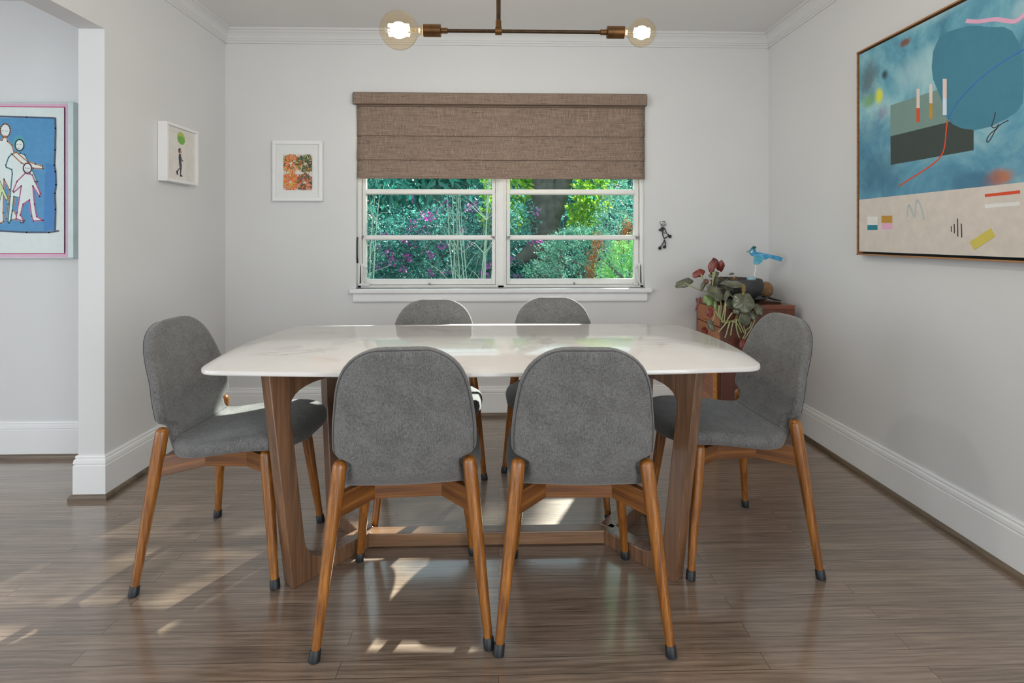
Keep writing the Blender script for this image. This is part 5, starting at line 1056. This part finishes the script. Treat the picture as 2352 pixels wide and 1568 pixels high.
def rusty(T, rnd):
    m = MB()
    for c in ((0, 0, 1.55), (.05, 0, 1.75), (.36, .1, 1.78), (.40, .1, 1.9), (.3, .05, 1.72), (-.02, 0, 1.42)):
        for k in range(26): sprig(m, Vector(c)+Vector((rnd.uniform(-.05, .05), rnd.uniform(-.08, .08), rnd.uniform(-.09, .09))), Vector((rnd.uniform(-.4, .4), rnd.uniform(-.5, .2), 1)), .10, 7, .035, .007, rnd)
    m.build('sprays', [LFM['rust']], T, fix=False)
    b = MB(); b.tube([(.05, .05, 0), (.03, .02, 1.0), (0, 0, 1.6)], [.015, .010, .004], 6); b.tube([(.05, .05, .5), (.2, .08, 1.3), (.32, .1, 2.1)], [.012, .008, .003], 6); b.build('stem', bark, T, smooth=True)
shrub('withered_shrub', 1.02, 5.6, 'withered rusty brown sprays beside the bright green shrub outside', 'shrub', rusty)

# ------------------------------------------------------------------ light
world = bpy.data.worlds.new('sky'); sc.world = world; world.use_nodes = True
bgn = world.node_tree.nodes['Background']; bgn.inputs['Color'].default_value = (.74, .90, 1.0, 1); bgn.inputs['Strength'].default_value = 2.1
sun = bpy.data.lights.new('sun', 'SUN'); sun.energy = 24; sun.angle = R(.8); sun.color = (1, .95, .86)
so = bpy.data.objects.new('sun', sun); COL.objects.link(so)
so.rotation_euler = Vector((-.48, -1, -.785)).to_track_quat('-Z', 'Y').to_euler(); so.location = (4, 10, 8)
def area(name, loc, rot, sx, sy, power, col=(1, 1, 1)):
    l = bpy.data.lights.new(name, 'AREA'); l.shape = 'RECTANGLE'; l.size = sx; l.size_y = sy; l.energy = power; l.color = col
    o = bpy.data.objects.new(name, l); COL.objects.link(o); o.location = loc; o.rotation_euler = rot; return o
for (a, b, z0, z1) in REAR:   # fill lamps at the added, unseen windows; they brighten the room
    area('fill_light', ((a+b)/2, YR-.12, (z0+z1)/2), (R(90), 0, 0), b-a-.05, z1-z0-.05, (4.6 if a > -2 else 1.4)*(b-a)*(z1-z0), (.99, .995, 1))
for (a, b, z0, z1) in SIDE:
    area('fill_light', (XO-.12, (a+b)/2, (z0+z1)/2), (R(90), 0, R(-90)), b-a-.05, z1-z0-.05, 11*(b-a)*(z1-z0), (.99, .995, 1))
for (a, b, z0, z1) in RIGHT:  # lamp added at an unseen window to lighten the left wall
    area('fill_light', (XR+.12, (a+b)/2, (z0+z1)/2), (R(90), 0, R(90)), b-a-.05, z1-z0-.05, 20*(b-a)*(z1-z0), (.99, .995, 1))
for x, r in ((-.331, .03), (.483, .025)):
    l = bpy.data.lights.new('bulb_light', 'POINT'); l.energy = 21; l.color = (.985, .99, 1); l.shadow_soft_size = r
    o = bpy.data.objects.new('bulb_light', l); COL.objects.link(o); o.location = (x, LY, LZ)

# ------------------------------------------------------------------ camera
cam = bpy.data.cameras.new('camera'); co = bpy.data.objects.new('camera', cam); COL.objects.link(co)
co.location = (0, 0, 1.15); co.rotation_euler = (R(90), 0, -math.atan(31/1200))
cam.sensor_fit = 'HORIZONTAL'; cam.sensor_width = 36; cam.lens = 1200/2352*36; cam.shift_y = -(784-545)/2352
cam.clip_start = .05; cam.clip_end = 200
sc.camera = co
sc.view_settings.view_transform = 'Standard'; sc.view_settings.look = 'None'; sc.view_settings.gamma = 1; sc.view_settings.use_curve_mapping = False
sc.view_settings.exposure = -.25
cy = sc.cycles
cy.use_denoising = True; cy.max_bounces = 10; cy.diffuse_bounces = 6; cy.glossy_bounces = 4; cy.transparent_max_bounces = 16; cy.transmission_bounces = 6
cy.caustics_reflective = False; cy.caustics_refractive = False; cy.sample_clamp_indirect = 6
